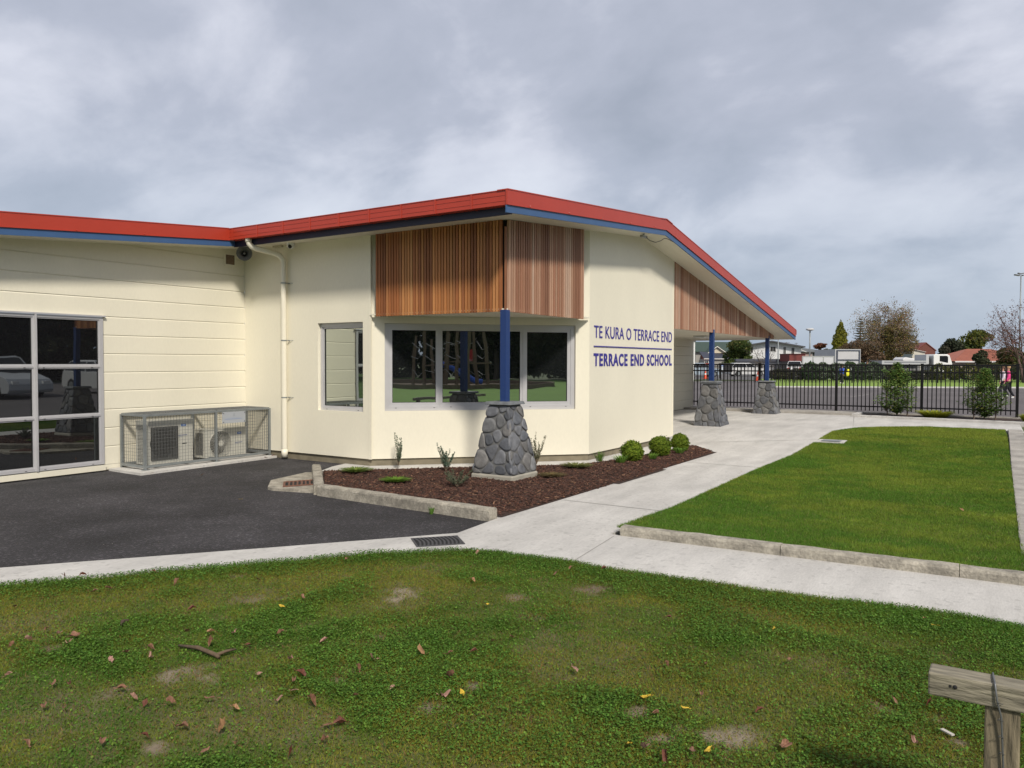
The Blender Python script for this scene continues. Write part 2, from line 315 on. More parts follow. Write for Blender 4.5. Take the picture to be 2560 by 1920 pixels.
# soil sheet of the front lawn with its own colours
rs = np.random.RandomState(3)
def soil_grid(name, poly, x0, x1, y0, y1, st, dz, fn, kind='structure'):
    nx = int((x1-x0)/st)+1; ny = int((y1-y0)/st)+1
    X, Y = np.meshgrid(np.linspace(x0, x1, nx), np.linspace(y0, y1, ny), indexing='ij'); x = X.ravel(); y = Y.ravel()
    c, hgt = fn(x, y); g = np.array([gh(v) for v in X[:, 0]]); z = np.repeat(g, ny)+dz+hgt
    I = np.arange(nx*ny).reshape(nx, ny); Fq = np.stack([I[:-1, :-1].ravel(), I[1:, :-1].ravel(), I[1:, 1:].ravel(), I[:-1, 1:].ravel()], 1)
    cx_ = x[Fq].mean(1); cy_ = y[Fq].mean(1); Fq = Fq[inpoly(cx_, cy_, poly)]
    used = np.unique(Fq); mp = -np.ones(len(x), int); mp[used] = np.arange(len(used))
    o = npmesh(name, np.stack([x, y, z], 1)[used], mp[Fq], c[used], m_gnd); tag(o, kind=kind); return o
def f1(x, y):
    b, lt = bare(x, y); b = b[:, None]; lt = lt[:, None]
    g = np.array([.085, .095, .024]); so = np.array([.13, .095, .06])*(1-lt)+np.array([.28, .23, .17])*lt
    far = np.clip((camd(x, y)-9)/6, 0, 1)[:, None]; g = g*(1-far)+np.array([.075, .14, .02])*far
    return g*(1-b)+so*b, (fbm(x, y, 2.5, 1)-.5)*.03*np.clip(1-(camd(x, y)-6)/4, 0, 1)-.004
soil_grid('front_lawn', LAWN1, -12, -3.2, -9, 5, .05, 0.0, f1)
LAWN1B = [(-60, -60), (-3.2, -40), (-3.2, -9), (-12, -9), (-12, 4.65), (-14, 6.2), (-60, 30)]
sheet('lawn_beyond', LAWN1B, -.006, mat('lawn_far', (.13, .25, .03), .95, .15, .6, .9, 60, fine=.15, fscale=20), skirt=0)
def edist(x, y, P):
    d = np.full(len(x), 9.)
    for i in range(len(P)):
        a = np.array(P[i]); b = np.array(P[(i+1) % len(P)]); ab = b-a; t_ = np.clip(((x-a[0])*ab[0]+(y-a[1])*ab[1])/(ab@ab), 0, 1); d = np.minimum(d, np.hypot(x-a[0]-ab[0]*t_, y-a[1]-ab[1]*t_))
    return d
MEDGE = MULCH_E = [(-.82, 2.72), (-.11, 1.99), (.58, 1.28), (1.9, -.13), (2.7, -.30), (4.08, -.50), (5.5, -.66), (5.55, -.80), (4.9, -1.38), (1.5, -1.48), (-2.2, -1.40), (-2.2, -9), (12, -9), (12, 9), (-.8, 9)]
def mh(x, y): return (.012+(.022+.030*fbm(x, y, 3, 4)+.04*np.clip(1-(x+2.2)/1, 0, 1))*np.clip(edist(x, y, MEDGE)/.40, 0, 1))
def h2(x): return .055*np.clip(1-(x+2.2)/1.6, 0, 1)+.012
def f2(x, y):
    n = fbm(x, y, .9, 2)[:, None]; return np.array([.07, .13, .018])*(1-n)+np.array([.12, .16, .025])*n, h2(x)
soil_grid('side_lawn', LAWN2, -2.3, 11.05, -6.1, -2.65, .06, 0.0, f2)
soil_grid('mulch_bed', MULCH, -2.3, 5.6, -1.5, 2.8, .08, 0.0, lambda x, y: (np.tile([.035, .018, .012], (len(x), 1)), mh(x, y)))
# ---- grass blades (numpy, one object per lawn)
def blades(name, x, y, z, h, wd, colr, lean=.6, label=None):
    n = len(x); a = rs.uniform(0, 2*np.pi, n); la = rs.uniform(0, 2*np.pi, n); ln = h*rs.uniform(.1, 1, n)*lean
    dx = np.cos(a)*wd/2; dy = np.sin(a)*wd/2
    V = np.empty((n, 3, 3)); V[:, 0] = np.stack([x-dx, y-dy, z], 1); V[:, 1] = np.stack([x+dx, y+dy, z], 1)
    V[:, 2] = np.stack([x+np.cos(la)*ln, y+np.sin(la)*ln, z+h], 1)
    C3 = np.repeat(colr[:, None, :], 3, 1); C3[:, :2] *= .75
    o = npmesh(name, V.reshape(-1, 3), np.arange(3*n).reshape(n, 3), C3.reshape(-1, 3), m_blade); tag(o, label, 'grass', kind='stuff'); return o
def leafquads(x, y, z, sz, tilt, n):
    """n small diamond leaves lying nearly flat"""
    a = rs.uniform(0, 2*np.pi, n); t1 = rs.normal(0, tilt, n); t2 = rs.normal(0, tilt, n)
    ux = np.cos(a); uy = np.sin(a); V = np.empty((n, 4, 3)); P = np.stack([x, y, z], 1)
    U = np.stack([ux, uy, t1], 1)*sz[:, None]; W = np.stack([-uy, ux, t2], 1)*sz[:, None]*.85
    V[:, 0] = P-U*.5; V[:, 1] = P+W*.5; V[:, 2] = P+U*.5; V[:, 3] = P-W*.5; return V
def dn1(x, y):
    b, _ = bare(x, y); d = camd(x, y); vis = ((x-CAM.x)*FW0.x+(y-CAM.y)*FW0.y > 2.2)
    return np.clip((1-b*.9), .03, 1)*np.where(vis, 1, .04)*np.clip(1.25-d/14, .1, 1)*(.6+.4*clover(x, y)**.5)
x, y = scatter([(-11, 4), (-6.30, .30), (-5.12, -.59), (-4.07, -1.40), (-3.61, -1.87), (-3.44, -2.24), (-3.41, -2.81), (-3.41, -3.43), (-3.38, -4.23), (-3.32, -4.93), (-3.25, -5.47), (-3.23, -6.01), (-3.2, -8), (-8.5, -8), (-11, -4)], 4200000, rs, dn1)
n = len(x); b, _ = bare(x, y); k = fbm(x, y, .8, 6)*.6+fbm(x, y, 5.5, 16)*.4; r = rs.rand(n); cv = clover(x, y)
cg = np.array([.095, .20, .022]); cyel = np.array([.245, .25, .035]); cb = np.array([.27, .16, .07])
mix = np.clip((k-.45)*3.6+.50+b*.35-cv*.36, 0, 1)[:, None]
cc = cg*(1-mix)+cyel*mix; cc = np.where((r < .11+.3*b-.06*cv)[:, None], cb, cc)*rs.uniform(.65, 1.35, (n, 1))
edge = np.clip(1-(-3.45-x)/.3, 0, 1)
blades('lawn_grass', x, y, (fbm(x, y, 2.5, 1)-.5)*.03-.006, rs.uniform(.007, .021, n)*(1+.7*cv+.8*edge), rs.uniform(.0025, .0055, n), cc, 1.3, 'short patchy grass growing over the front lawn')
x, y = scatter([(-11, 4), (-6.26, .34), (-5.08, -.55), (-4.03, -1.36), (-3.57, -1.83), (-3.44, -2.22), (-3.41, -2.81), (-3.41, -3.43), (-3.38, -4.23), (-3.32, -4.93), (-3.24, -5.47), (-3.22, -6.01), (-3.2, -8), (-8.5, -8), (-11, -4)], 1900000, rs, lambda x, y: dn1(x, y)*np.clip(clover(x, y)+.24, 0, 1)*.95)
n = len(x); z = (fbm(x, y, 2.5, 1)-.5)*.03+rs.uniform(.008, .034, n)
z = z*np.clip(.35+clover(x, y), 0, 1); V = leafquads(x, y, z, rs.uniform(.007, .015, n), .35, n); cc = (np.array([.088, .21, .032])*(1-.5*rs.rand(n, 1))+np.array([.075, .06, .01])*rs.rand(n, 1)*(1-.5*clover(x, y)[:, None]))*rs.uniform(.6, 1.4, (n, 1))
o = npmesh('lawn_clover', V.reshape(-1, 3), np.arange(4*n).reshape(n, 4), np.repeat(cc, 4, 0), m_blade); tag(o, 'clover and round leaved weeds spreading through the front lawn', 'clover', kind='stuff')
L2 = [(-2.22, -2.74), (3, -2.64), (8.7, -2.69), (9.7, -2.95), (10.35, -3.4), (10.8, -3.95), (11.04, -4.3), (11.04, -5.80), (6.5, -5.90), (1.3, -5.99), (-2.15, -6.06)]
MH = (6.88, 7.28, -3.22, -2.6)
x, y = scatter(L2, 1000000, rs, lambda x, y: np.clip(1.25-camd(x, y)/22, .3, 1)*(1-((x > MH[0]) & (x < MH[1]) & (y > MH[2]))))
n = len(x); k = fbm(x, y, .8, 12); k2 = fbm(x, y, 6.5, 14)
mix = np.clip((k-.42)*2.6+(k2-.5)*1.1+np.clip((x-2)/12, 0, .35), 0, 1)[:, None]; cc = (np.array([.105, .215, .026])*(1-mix)+np.array([.23, .295, .04])*mix)*rs.uniform(.5, 1.5, (n, 1))
cc = np.where((rs.rand(n) < .05)[:, None], np.array([.28, .24, .1]), cc)
dcam = camd(x, y)
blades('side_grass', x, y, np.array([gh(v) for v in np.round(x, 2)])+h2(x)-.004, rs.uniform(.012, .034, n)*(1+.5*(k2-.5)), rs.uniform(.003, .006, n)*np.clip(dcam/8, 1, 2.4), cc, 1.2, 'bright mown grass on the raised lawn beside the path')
# ---- bark chips
x, y = scatter([(-2.1, 1.32), (-.82, 2.68), (-.13, 1.95), (.56, 1.24), (1.88, -.17), (2.7, -.33), (4.08, -.53), (5.45, -.69), (5.50, -.80), (4.88, -1.35), (1.5, -1.45), (-2.15, -1.37)], 46000, rs)
n = len(x); z = mh(x, y)+rs.uniform(.0, .016, n)+np.array([gh(v) for v in x])
L_ = rs.uniform(.02, .065, n); W_ = rs.uniform(.006, .016, n); a = rs.uniform(0, 2*np.pi, n); t = rs.normal(0, .28, n); q = rs.normal(0, .35, n)
U = np.stack([np.cos(a), np.sin(a), t], 1)*L_[:, None]/2; Wv = np.stack([-np.sin(a), np.cos(a), q], 1)*W_[:, None]/2; H_ = np.cross(U, Wv); H_ /= np.linalg.norm(H_, axis=1)[:, None]; H_ *= .003
P = np.stack([x, y, z], 1); V = np.stack([P-U-Wv*.5-H_, P+U-Wv-H_, P+U*.9+Wv-H_, P-U+Wv*.9-H_, P-U-Wv*.5+H_, P+U-Wv+H_, P+U*.9+Wv+H_, P-U+Wv*.9+H_], 1)
FF = np.array([(0, 3, 2, 1), (4, 5, 6, 7), (0, 1, 5, 4), (1, 2, 6, 5), (2, 3, 7, 6), (3, 0, 4, 7)])
Fq = (FF[None]+np.arange(n)[:, None, None]*8).reshape(-1, 4); r = rs.rand(n, 1)
cc = np.array([.040, .019, .013])*(1-r)+np.array([.115, .048, .030])*r; cc = np.where(rs.rand(n, 1) < .06, np.array([.22, .12, .07]), cc)*rs.uniform(.6, 1.3, (n, 1))
o = npmesh('bark_chips', V.reshape(-1, 3), Fq, np.repeat(cc, 8, 0), m_chip); tag(o, 'dark reddish bark chips covering the garden bed', 'bark mulch', kind='stuff')
x, y = scatter([(-7, 1.5), (-4.47, -.40), (-3.06, -1.45), (-2.44, -1.38), (-2.32, 1.2), (-1.1, 2.6), (-.1, 3.2), (-.1, 4.6), (-7, 4.6)], 9000, rs, lambda x, y: .10+.9*(edist(x, y, [(-4.47, -.40), (-3.06, -1.45), (-2.44, -1.38), (-2.32, 1.2), (-1.1, 2.6), (-.1, 3.2), (-.1, 4.6), (-7, 4.6)]) < .10)*(rs.rand(len(x)) < .35))
n = len(x); V = leafquads(x, y, np.full(n, .003), rs.uniform(.003, .012, n), .15, n); cc = np.array([[.20, .17, .13], [.12, .08, .05], [.30, .28, .24], [.07, .06, .05]])[rs.randint(0, 4, n)]
o = npmesh('asphalt_grit', V.reshape(-1, 3), np.arange(4*n).reshape(n, 4), np.repeat(cc, 4, 0), m_chip); tag(o, 'fine grit and leaf crumbs scattered on the asphalt', 'grit', kind='stuff')
# ------------------------------------------------------------------ kerbs, pads, drains
def kerb(pts, wd, h, name='kerb', m=None, dz=0.0, step=.12, rnd=.025, seed=1):
    """swept kerb with rounded, slightly worn top"""
    m = m or m_kerb; rr = random.Random(seed); P = [Vector((a, b, 0)) for a, b in pts]; path = []
    for i in range(len(P)-1):
        k = max(1, int((P[i+1]-P[i]).length/step)); path += [P[i].lerp(P[i+1], j/k) for j in range(k)]
    path.append(P[-1]); mb = MB(); prof = [(-wd/2, -.06), (-wd/2, h-rnd), (-wd/2+rnd*.3, h-rnd*.3), (-wd/2+rnd, h), (wd/2-rnd, h), (wd/2-rnd*.3, h-rnd*.3), (wd/2, h-rnd), (wd/2, -.06)]
    vs = []
    for i, p in enumerate(path):
        t0 = (path[i]-path[i-1]).normalized() if i else (path[1]-path[0]).normalized(); t1 = (path[i+1]-path[i]).normalized() if i < len(path)-1 else t0
        t = (t0+t1).normalized(); s = Vector((-t.y, t.x, 0))/max(.5, t.dot(t0))
        for (u, z) in prof: vs.append(p+s*(u+(rr.uniform(-.004, .004) if z > 0 else 0))+Vector((0, 0, gh(p.x)+dz+z+(rr.uniform(-.004, .003) if z > 0 else 0))))
    k = len(prof); fs = [(i*k+j, i*k+j+1, (i+1)*k+j+1, (i+1)*k+j) for i in range(len(path)-1) for j in range(k-1)]+[tuple(range(k)), tuple((len(path)-1)*k+j for j in range(k))[::-1]]
    mb.add(vs, fs); o = mb.build(name, m); tag(o, kind='structure'); return o
kerb([(-.93, 2.73), (-2.24, 1.28)], .13, .13, seed=2)
kerb([(-2.235, 1.24), (-2.35, -1.40)], .14, .13, seed=3)
kerb([(-2.235, -2.82), (-2.19, -4.28)], .14, .095, seed=4); kerb([(-2.19, -4.286), (-2.13, -5.6)], .14, .092, seed=5); kerb([(-2.13, -5.606), (-2.05, -9)], .14, .09, seed=6)
kerb([(11.05, -5.98), (-2.0, -6.15)], .26, .03, 'lawn_edging', m_edge, rnd=.008, seed=7)
kerb([(14.60, 3.2), (14.60, -2.22)], .90, .075, 'fence_kerb', m_edge, rnd=.01, seed=8); kerb([(14.98, -2.24), (14.98, -8)], .14, .07, 'fence_kerb', m_edge, rnd=.01, seed=18)
kerb([(13.62, -2.36), (13.10, -6.4)], .16, .07, 'bed_kerb', m_conc, rnd=.01, seed=9); kerb([(14.88, -2.32), (13.70, -2.32)], .14, .085, 'bed_kerb', m_conc, rnd=.01, seed=10)
BED2 = [(13.66, -2.4), (14.88, -2.38), (14.88, -8), (12.95, -8), (13.2, -6.2)]
sheet('fence_bed', BED2, .035, mat('dark_mulch', (.05, .032, .025), .95, .4, 25, 1, 90, fine=.2, fscale=60))
sheet('drain_slab', [(6.88, -2.70), (7.26, -2.72), (7.28, -3.22), (6.90, -3.22)], .032, m_conc)
sheet('concrete_pad', [(-2.50, 5.48), (-2.52, 4.62), (-.02, 4.66), (-.02, 5.48)], .035, m_conc)
mb = MB()
for (a, b, c_, d) in [((3.25, -2.70), (3.27, -2.70), (3.27, -1.44), (3.25, -1.44)), ((-.95, -2.74), (-.93, -2.74), (-.93, -1.46), (-.95, -1.46)), ((7.3, -2.7), (7.32, -2.7), (6.02, -.6), (6.0, -.6)), ((9.9, -2.9), (9.92, -2.9), (13.6, -2.34), (13.6, -2.32)), ((-3.4, -2.912), (-3.4, -2.902), (-2.36, -2.782), (-2.36, -2.792)), ((6.35, .02), (6.33, .02), (5.6, -.72), (5.62, -.72))]:
    q = [(p[0], p[1], gh(p[0])+.0125) for p in (a, b, c_, d)]; mb.quad(*q)
tag(mb.build('path_joints', mat('joint_line', (.30, .29, .27), .9, .1)), kind='structure')
# drain grate by the lawn tip
O1 = Vector((-3.44, -1.37, .016)); U1 = Vector((-.28, -.30, 0)).normalized(); W1 = Vector((.72, -.69, 0)).normalized()
t = thing('drain_grate', 'dark iron drain grate with curved bars set in the concrete strip', 'drain grate', (-3.40, -1.56, 0))
O1 = Vector((-3.50, -1.22, .0135))
def gfr(O, U, W, lu, lw, nb, m, parent, fr=.018, h=.006, base=None):
    O = O-parent.location; b = MB(); b.obox(O, U*lu, W*lw, Vector((0, 0, .002))); b.build('pit', m_dark, parent)
    b = MB(); b.obox(O, U*fr, W*lw, (0, 0, h)); b.obox(O+U*(lu-fr), U*fr, W*lw, (0, 0, h)); b.obox(O+U*fr, U*(lu-2*fr), W*fr, (0, 0, h)); b.obox(O+U*fr+W*(lw-fr), U*(lu-2*fr), W*fr, (0, 0, h)); b.build('frame', m, parent)
    b = MB()
    for i in range(nb):
        w0 = fr+(lw-2*fr)*(i+.5)/nb-.010; pts = [O+U*(fr+(lu-2*fr)*j/6)+W*(w0+.022*math.sin(math.pi*j/6)) for j in range(7)]
        for p, q in zip(pts, pts[1:]): b.obox(p, q-p, W*.018, (0, 0, h*.95))
    b.build('bars', m, parent)
gfr(Vector((-3.50, -1.26, .011)), Vector((-.66, -.75, 0)).normalized(), Vector((.75, -.66, 0)).normalized(), .34, .44, 11, mat('cast_iron', (.06, .06, .065), .6, .1, 10), t)
t = thing('gully_pit', 'old rusty gully grate in a weathered concrete surround at the kerb corner', 'drain grate', (-1.9, 1.95, 0))
b = MB(); b.prism([Vector((*p, 0))-t.location for p in [(-2.36, 2.0), (-2.33, 2.12), (-1.92, 2.55), (-1.15, 2.72), (-1.05, 2.60), (-2.20, 1.40)]], (0, 0, .035)); b.build('surround', m_kerb, t)
GU = Vector((.67, .74, 0)).normalized(); GW = Vector((.88, -.47, 0)).normalized(); GO = Vector((-2.25, 1.93, .036))
gfr(GO, GU, GW, .42, .46, 1, m_rust, t, .03, .014)
for i in range(7):
    b = MB(); b.obox(GO-t.location+GW*(.068+.054*i)+GU*.03+Vector((0, 0, .001)), GU*.36, GW*.022, (0, 0, .012)); b.build('bar', m_rust, t)
t = thing('drain_cover', 'small square metal cover set in concrete at the lawn edge', 'drain cover', (7.08, -2.97, .18*ss(4.5, 9.5, 7.08)+.034))
b = MB(); b.box(-.13, .13, -.17, .17, 0, .008); b.build('lid', m_galv, t, bevel=.003)
# ------------------------------------------------------------------ school building
B = thing('school_building', 'cream school building with cedar slat panels and red and blue roof edge', 'building')
def roof_top(x): return 4.287+.0825*(x-4.69) if x < 4.69 else 4.287-.1625*(x-4.69)
def sof(x): return roof_top(x)-.285
class Fr:   # wall frame: u along, z up, d outward
    def __init__(s, O, U, Nn): s.O = Vector(O); s.U = Vector(U).normalized(); s.N = Vector(Nn).normalized()
    def p(s, u, z, d=0): return s.O+s.U*u+s.N*d+Vector((0, 0, z))
def plate(mb, fr, us, zlo, ztop, holes, th, d0=0, back=False, c=None):
    """rectangle (or sloping top) with rectangular holes and their reveals"""
    us = sorted(set(us+[h[0] for h in holes]+[h[1] for h in holes]))
    for a, b in zip(us, us[1:]):
        hs = sorted([h for h in holes if h[0] <= a+1e-6 and h[1] >= b-1e-6], key=lambda h: h[2]); z = zlo
        for h in hs+[None]:
            if h is None: mb.quad(fr.p(a, z, d0), fr.p(b, z, d0), fr.p(b, ztop(b), d0), fr.p(a, ztop(a), d0), c)
            elif h[2] > z+1e-6: mb.quad(fr.p(a, z, d0), fr.p(b, z, d0), fr.p(b, h[2], d0), fr.p(a, h[2], d0), c)
            if h: z = h[3]
        mb.quad(fr.p(a, zlo, d0), fr.p(b, zlo, d0), fr.p(b, zlo, d0-th), fr.p(a, zlo, d0-th), c)
        mb.quad(fr.p(a, ztop(a), d0), fr.p(b, ztop(b), d0), fr.p(b, ztop(b), d0-th), fr.p(a, ztop(a), d0-th), c)
    for h in holes:
        P = [(h[0], h[2]), (h[1], h[2]), (h[1], h[3]), (h[0], h[3])]
        for i in range(4):
            a, b = P[i], P[(i+1) % 4]; mb.quad(fr.p(*a, d0), fr.p(*b, d0), fr.p(*b, d0-th), fr.p(*a, d0-th), c)
    for u in (us[0], us[-1]): mb.quad(fr.p(u, zlo, d0), fr.p(u, ztop(u), d0), fr.p(u, ztop(u), d0-th), fr.p(u, zlo, d0-th), c)
P1 = (0, 2.553); P2 = (2.553, 0); Ex = 6.342; Iy = 5.497; r2 = math.sqrt(2)
fB = Fr((0, 2.553, 0), (0, 1, 0), (-1, 0, 0)); fC = Fr((0, 2.553, 0), (1, -1, 0), (-1, -1, 0)); fD = Fr((2.553, 0, 0), (1, 0, 0), (0, -1, 0)); fA = Fr((0, Iy, 0), (-1, 0, 0), (0, -1, 0))
hB = (.118, 1.122, .853, 2.276); hC = (.25, 3.371, .872, 2.255)
mb = MB(); plate(mb, fB, [0, 2.944], .12, lambda u: sof(0)+.1, [hB], .12); mb.build('wall', m_cream, B)
mb = MB(); plate(mb, fC, [0, 3.61], .12, lambda u: sof(u/r2)+.1, [hC], .12); mb.build('wall', m_cream, B)
mb = MB(); plate(mb, fD, [0, 4.69-2.553, Ex-2.553], .12, lambda u: sof(u+2.553)+.1, [], .12)
mb.quad((Ex, 0, .12), (Ex, 3.0, .12), (Ex, 3.0, sof(Ex)+.1), (Ex, 0, sof(Ex)+.1)); mb.build('wall', m_cream, B)
# corner trims and fine panel joints
mb = MB(); mb.box(-.006, .02, 2.50, 2.553, .118, sof(0)); mb.build('corner_trim', m_cream, B)
mb = MB(); mb.box(Ex-.03, Ex+.008, -.008, .02, .118, sof(Ex)); mb.build('corner_trim', m_cream, B)
# foundation strip under the cladding
mb = MB(); mb.quad((.03, 5.5, -.05), (.03, 2.565, -.05), (.03, 2.565, .122), (.03, 5.5, .122)); mb.quad((.03, 2.565, -.05), (2.565, .03, -.05), (2.565, .03, .122), (.03, 2.565, .122)); mb.quad((2.565, .03, -.05), (6.2, .03, -.05), (6.2, .03, .122), (2.565, .03, .122)); mb.build('foundation', m_found, B)
# siding
def siding(mb, fr, u0, u1, z0, ztop, holes, pitch=.2775, zs=.0955, c=None, clipx=False):
    k = 0
    while True:
        a = zs+pitch*k; b = a+pitch; k += 1
        if a >= ztop: break
        b = min(b, ztop); segs = [(u0, u1)]
        for h in holes:
            if h[2] < a+pitch*.5 < h[3]:
                n_ = []
                for s in segs:
                    if h[1] <= s[0] or h[0] >= s[1]: n_.append(s); continue
                    if h[0] > s[0]: n_.append((s[0], h[0]))
                    if h[1] < s[1]: n_.append((h[1], s[1]))
                segs = n_
        if clipx and b > sof(-u1)-.02:
            ul = -(4.69+(b+.285-4.287)/.0825); segs = [(p, min(q, ul)) for p, q in segs]
            ua = max(0, ul); ub = min(u1, -(4.69+(a+.285-4.287)/.0825)-.05)
            if ub > ua+.05: mb.quad(fr.p(ua, a+.005, 0), fr.p(ub, a+.005, 0), fr.p(ub, max(a+.006, sof(-ub)+.004), 0), fr.p(ua, sof(-ua)+.004, 0), c); mb.quad(fr.p(ua, a+.005, 0), fr.p(ub, a+.005, 0), fr.p(ub, a+.005, -.016), fr.p(ua, a+.005, -.016), c)
        for s in segs:
            if s[1] <= s[0]: continue
            pr = [(a+.005, -.016), (a+.005, 0), (b-.018, 0), (b+.005, -.013)]
            for (z0_, d0), (z1_, d1) in zip(pr, pr[1:]): mb.quad(fr.p(s[0], z0_, d0), fr.p(s[1], z0_, d0), fr.p(s[1], z1_, d1), fr.p(s[0], z1_, d1), c)
hA = (2.56, 5.35, .11, 2.30)
mb = MB(); siding(mb, fA, 0, 8.0, 0, 3.75, [hA], clipx=True); mb.add([fA.p(0, 2.75, -.017), fA.p(0, sof(0)+.08, -.017), fA.p(8, sof(-8)+.08, -.017), fA.p(8, 2.75, -.017)], [(0, 1, 2, 3)]); mb.quad(fA.p(8, 0, 0), fA.p(8, 3.3, 0), fA.p(8, 3.3, -6), fA.p(8, 0, -6)); mb.build('siding_wall', m_cream, B)
mb = MB(); mb.box(-2.62, .0, Iy+.001, Iy+.05, .02, .0955); mb.box(-8.0, -2.55, Iy-.035, Iy+.05, .02, .097); mb.build('base_trim', m_cream, B)
mb = MB(); mb.box(-8.0, .03, Iy+.02, Iy+.06, -.05, .03); mb.build('foundation', m_found, B)
mb = MB(); mb.box(-5.38, -2.53, Iy-.045, Iy+.01, 2.303, 2.325); mb.build('head_flashing', m_alu, B)
# windows
def window(name, fr, hole, sashes, gm, rec=.045, fw_=.035, notches=True):
    wdw = empty(name); wdw.parent = B
    u0, u1, z0, z1 = hole; mb = MB(); plate(mb, fr, [u0+.002, u1-.002], z0+.002, lambda u: z1-.002, [(s[0], s[1], s[2], s[3]) for s in sashes], .05, -rec); mb.build('frame', m_alu, wdw)
    for s in sashes:
        f = s[4]; mb = MB(); plate(mb, fr, [s[0], s[1]], s[2], lambda u: s[3], [(s[0]+f, s[1]-f, s[2]+f, s[3]-f)], .03, -rec-.012); sh = mb.build('sash', m_alu, wdw)
        mb = MB(); g0 = (s[0]+f-.004, s[1]-f+.004, s[2]+f-.004, s[3]-f+.004); dd = -rec-.034
        mb.quad(fr.p(g0[0], g0[2], dd), fr.p(g0[1], g0[2], dd), fr.p(g0[1], g0[3], dd), fr.p(g0[0], g0[3], dd)); mb.build('pane', gm, wdw)
        mb = MB()
        ins = s[0]+f, s[1]-f, s[2]+f, s[3]-f
        for a, b_, c_, d_ in ((ins[0], ins[0]+.006, ins[2], ins[3]), (ins[1]-.006, ins[1], ins[2], ins[3]), (ins[0]+.006, ins[1]-.006, ins[2], ins[2]+.006), (ins[0]+.006, ins[1]-.006, ins[3]-.006, ins[3])):
            mb.obox(fr.p(a, c_, dd+.001), fr.U*(b_-a), fr.N*.012, Vector((0, 0, d_-c_)))
        mb.build('gasket', m_dark, wdw)
    if notches:
        for s in sashes:
            for q in (.12, .88): mb = MB(); mb.obox(fr.p(s[0]+(s[1]-s[0])*q, s[2]-.032, -rec+.0005), fr.U*.028, fr.N*.002, Vector((0, 0, .007))); mb.build('drain_slot', m_dark, wdw)
    return wdw
window('window', fC, hC, [(.315, 1.115, .945, 2.205, .055), (1.125, 2.485, .955, 2.19, .042), (2.505, 3.30, .945, 2.195, .055)], g_C)
window('window', fB, hB, [(.155, 1.075, .90, 2.215, .028)], g_B, .06)
aw = []
for i in range(3):
    ua = 2.615+.93*i
    for (za, zb) in ((.155, .835), (.865, 1.555), (1.585, 2.262)): aw.append((ua, ua+.89, za, zb, .018))
window('window', fA, hA, aw, g_A, -.022)
mb = MB(); mb.box(-3.535, -3.510, Iy-.052, Iy-.02, .11, 2.30); mb.box(-4.465, -4.44, Iy-.052, Iy-.02, .11, 2.30); mb.build('mullion_cover', m_alu, B)
# roof: one sloping body, cream soffit, ribbed red sheets, barge boards and gutter
mb = MB(); OV = -.485
def slab(mb, x0, x1, y0, y1, t0, t1):
    mb.hexa([(x0, y0, roof_top(x0+1e-6)+t0), (x1, y0, roof_top(x1-1e-6)+t0), (x1, y1, roof_top(x1-1e-6)+t0), (x0, y1, roof_top(x0+1e-6)+t0), (x0, y0, roof_top(x0+1e-6)+t1), (x1, y0, roof_top(x1-1e-6)+t1), (x1, y1, roof_top(x1-1e-6)+t1), (x0, y1, roof_top(x0+1e-6)+t1)])
for (x0, x1, y0) in ((-8.6, -.55, Iy-.45), (-.55, 4.69, OV+.03), (4.69, 14.94, OV+.03)): slab(mb, x0, x1, y0, 12, -.285, -.02)
mb.build('soffit', m_soffit, B)
mb = MB()
def ribs(x0, x1, y0, y1):
    k = int((y1-y0)/.2)
    for i in range(k):
        ya = y0+i*.2; slabs = [(ya, ya+.15, -.019, -.008), (ya+.15, ya+.2, -.019, .014)]
        for s in slabs: slab(mb, x0, x1, s[0], s[1], s[2], s[3])
ribs(-8.6, -.56, Iy-.44, 12); ribs(-.54, 4.68, OV+.04, 12); ribs(4.70, 14.94, OV+.04, 12); mb.build('roof_sheeting', m_red, B)
mb = MB(); mb.prism([(4.69, OV-.012, 4.305), (4.40, OV-.012, 4.275), (4.40, OV-.012, 4.262), (4.69, OV-.012, 4.290), (4.98, OV-.012, 4.247), (4.98, OV-.012, 4.26)], (0, 12.4, 0)); mb.build('ridge_cap', m_red, B)
def barge(x0, x1, y, xs_=None):
    red = MB(); blu = MB(); pts = [x0]+([4.69] if x0 < 4.69 < x1 else [])+[x1]
    for a, b in zip(pts, pts[1:]):
        ra = roof_top(a+1e-6) if a < 4.69 or a == pts[0] else 4.287; rb = roof_top(b-1e-6)
        ra = roof_top(a) ; rb = roof_top(b)
        red.hexa([(a, y, ra-.19), (b, y, rb-.19), (b, y+.028, rb-.19), (a, y+.028, ra-.19), (a, y, ra), (b, y, rb), (b, y+.028, rb), (a, y+.028, ra)])
        red.hexa([(a, y-.010, ra-.194), (b, y-.010, rb-.194), (b, y, rb-.194), (a, y, ra-.194), (a, y-.010, ra-.184), (b, y-.010, rb-.184), (b, y, rb-.184), (a, y, ra-.184)])
        red.hexa([(a, y-.006, ra-.002), (b, y-.006, rb-.002), (b, y+.16, rb-.002), (a, y+.16, ra-.002), (a, y-.006, ra+.012), (b, y-.006, rb+.012), (b, y+.16, rb+.012), (a, y+.16, ra+.012)])
        blu.hexa([(a, y+.008, ra-.290), (b, y+.008, rb-.290), (b, y+.029, rb-.290), (a, y+.029, ra-.290), (a, y+.008, ra-.195), (b, y+.008, rb-.195), (b, y+.029, rb-.195), (a, y+.029, ra-.195)])
        L_ = b-a; k = int(L_/.9)
        for i in range(k):
            x = a+(i+.5)*L_/k; z = ra+(rb-ra)*(i+.5)/k; red.ball((x, y-.012, z-.175), .011, .008, .011, 6, 4)
    red.build('barge_cap', m_red, B); blu.build('barge_board', m_blue, B)
barge(-.69, 14.97, OV); barge(-8.7, -.674, Iy-.477)
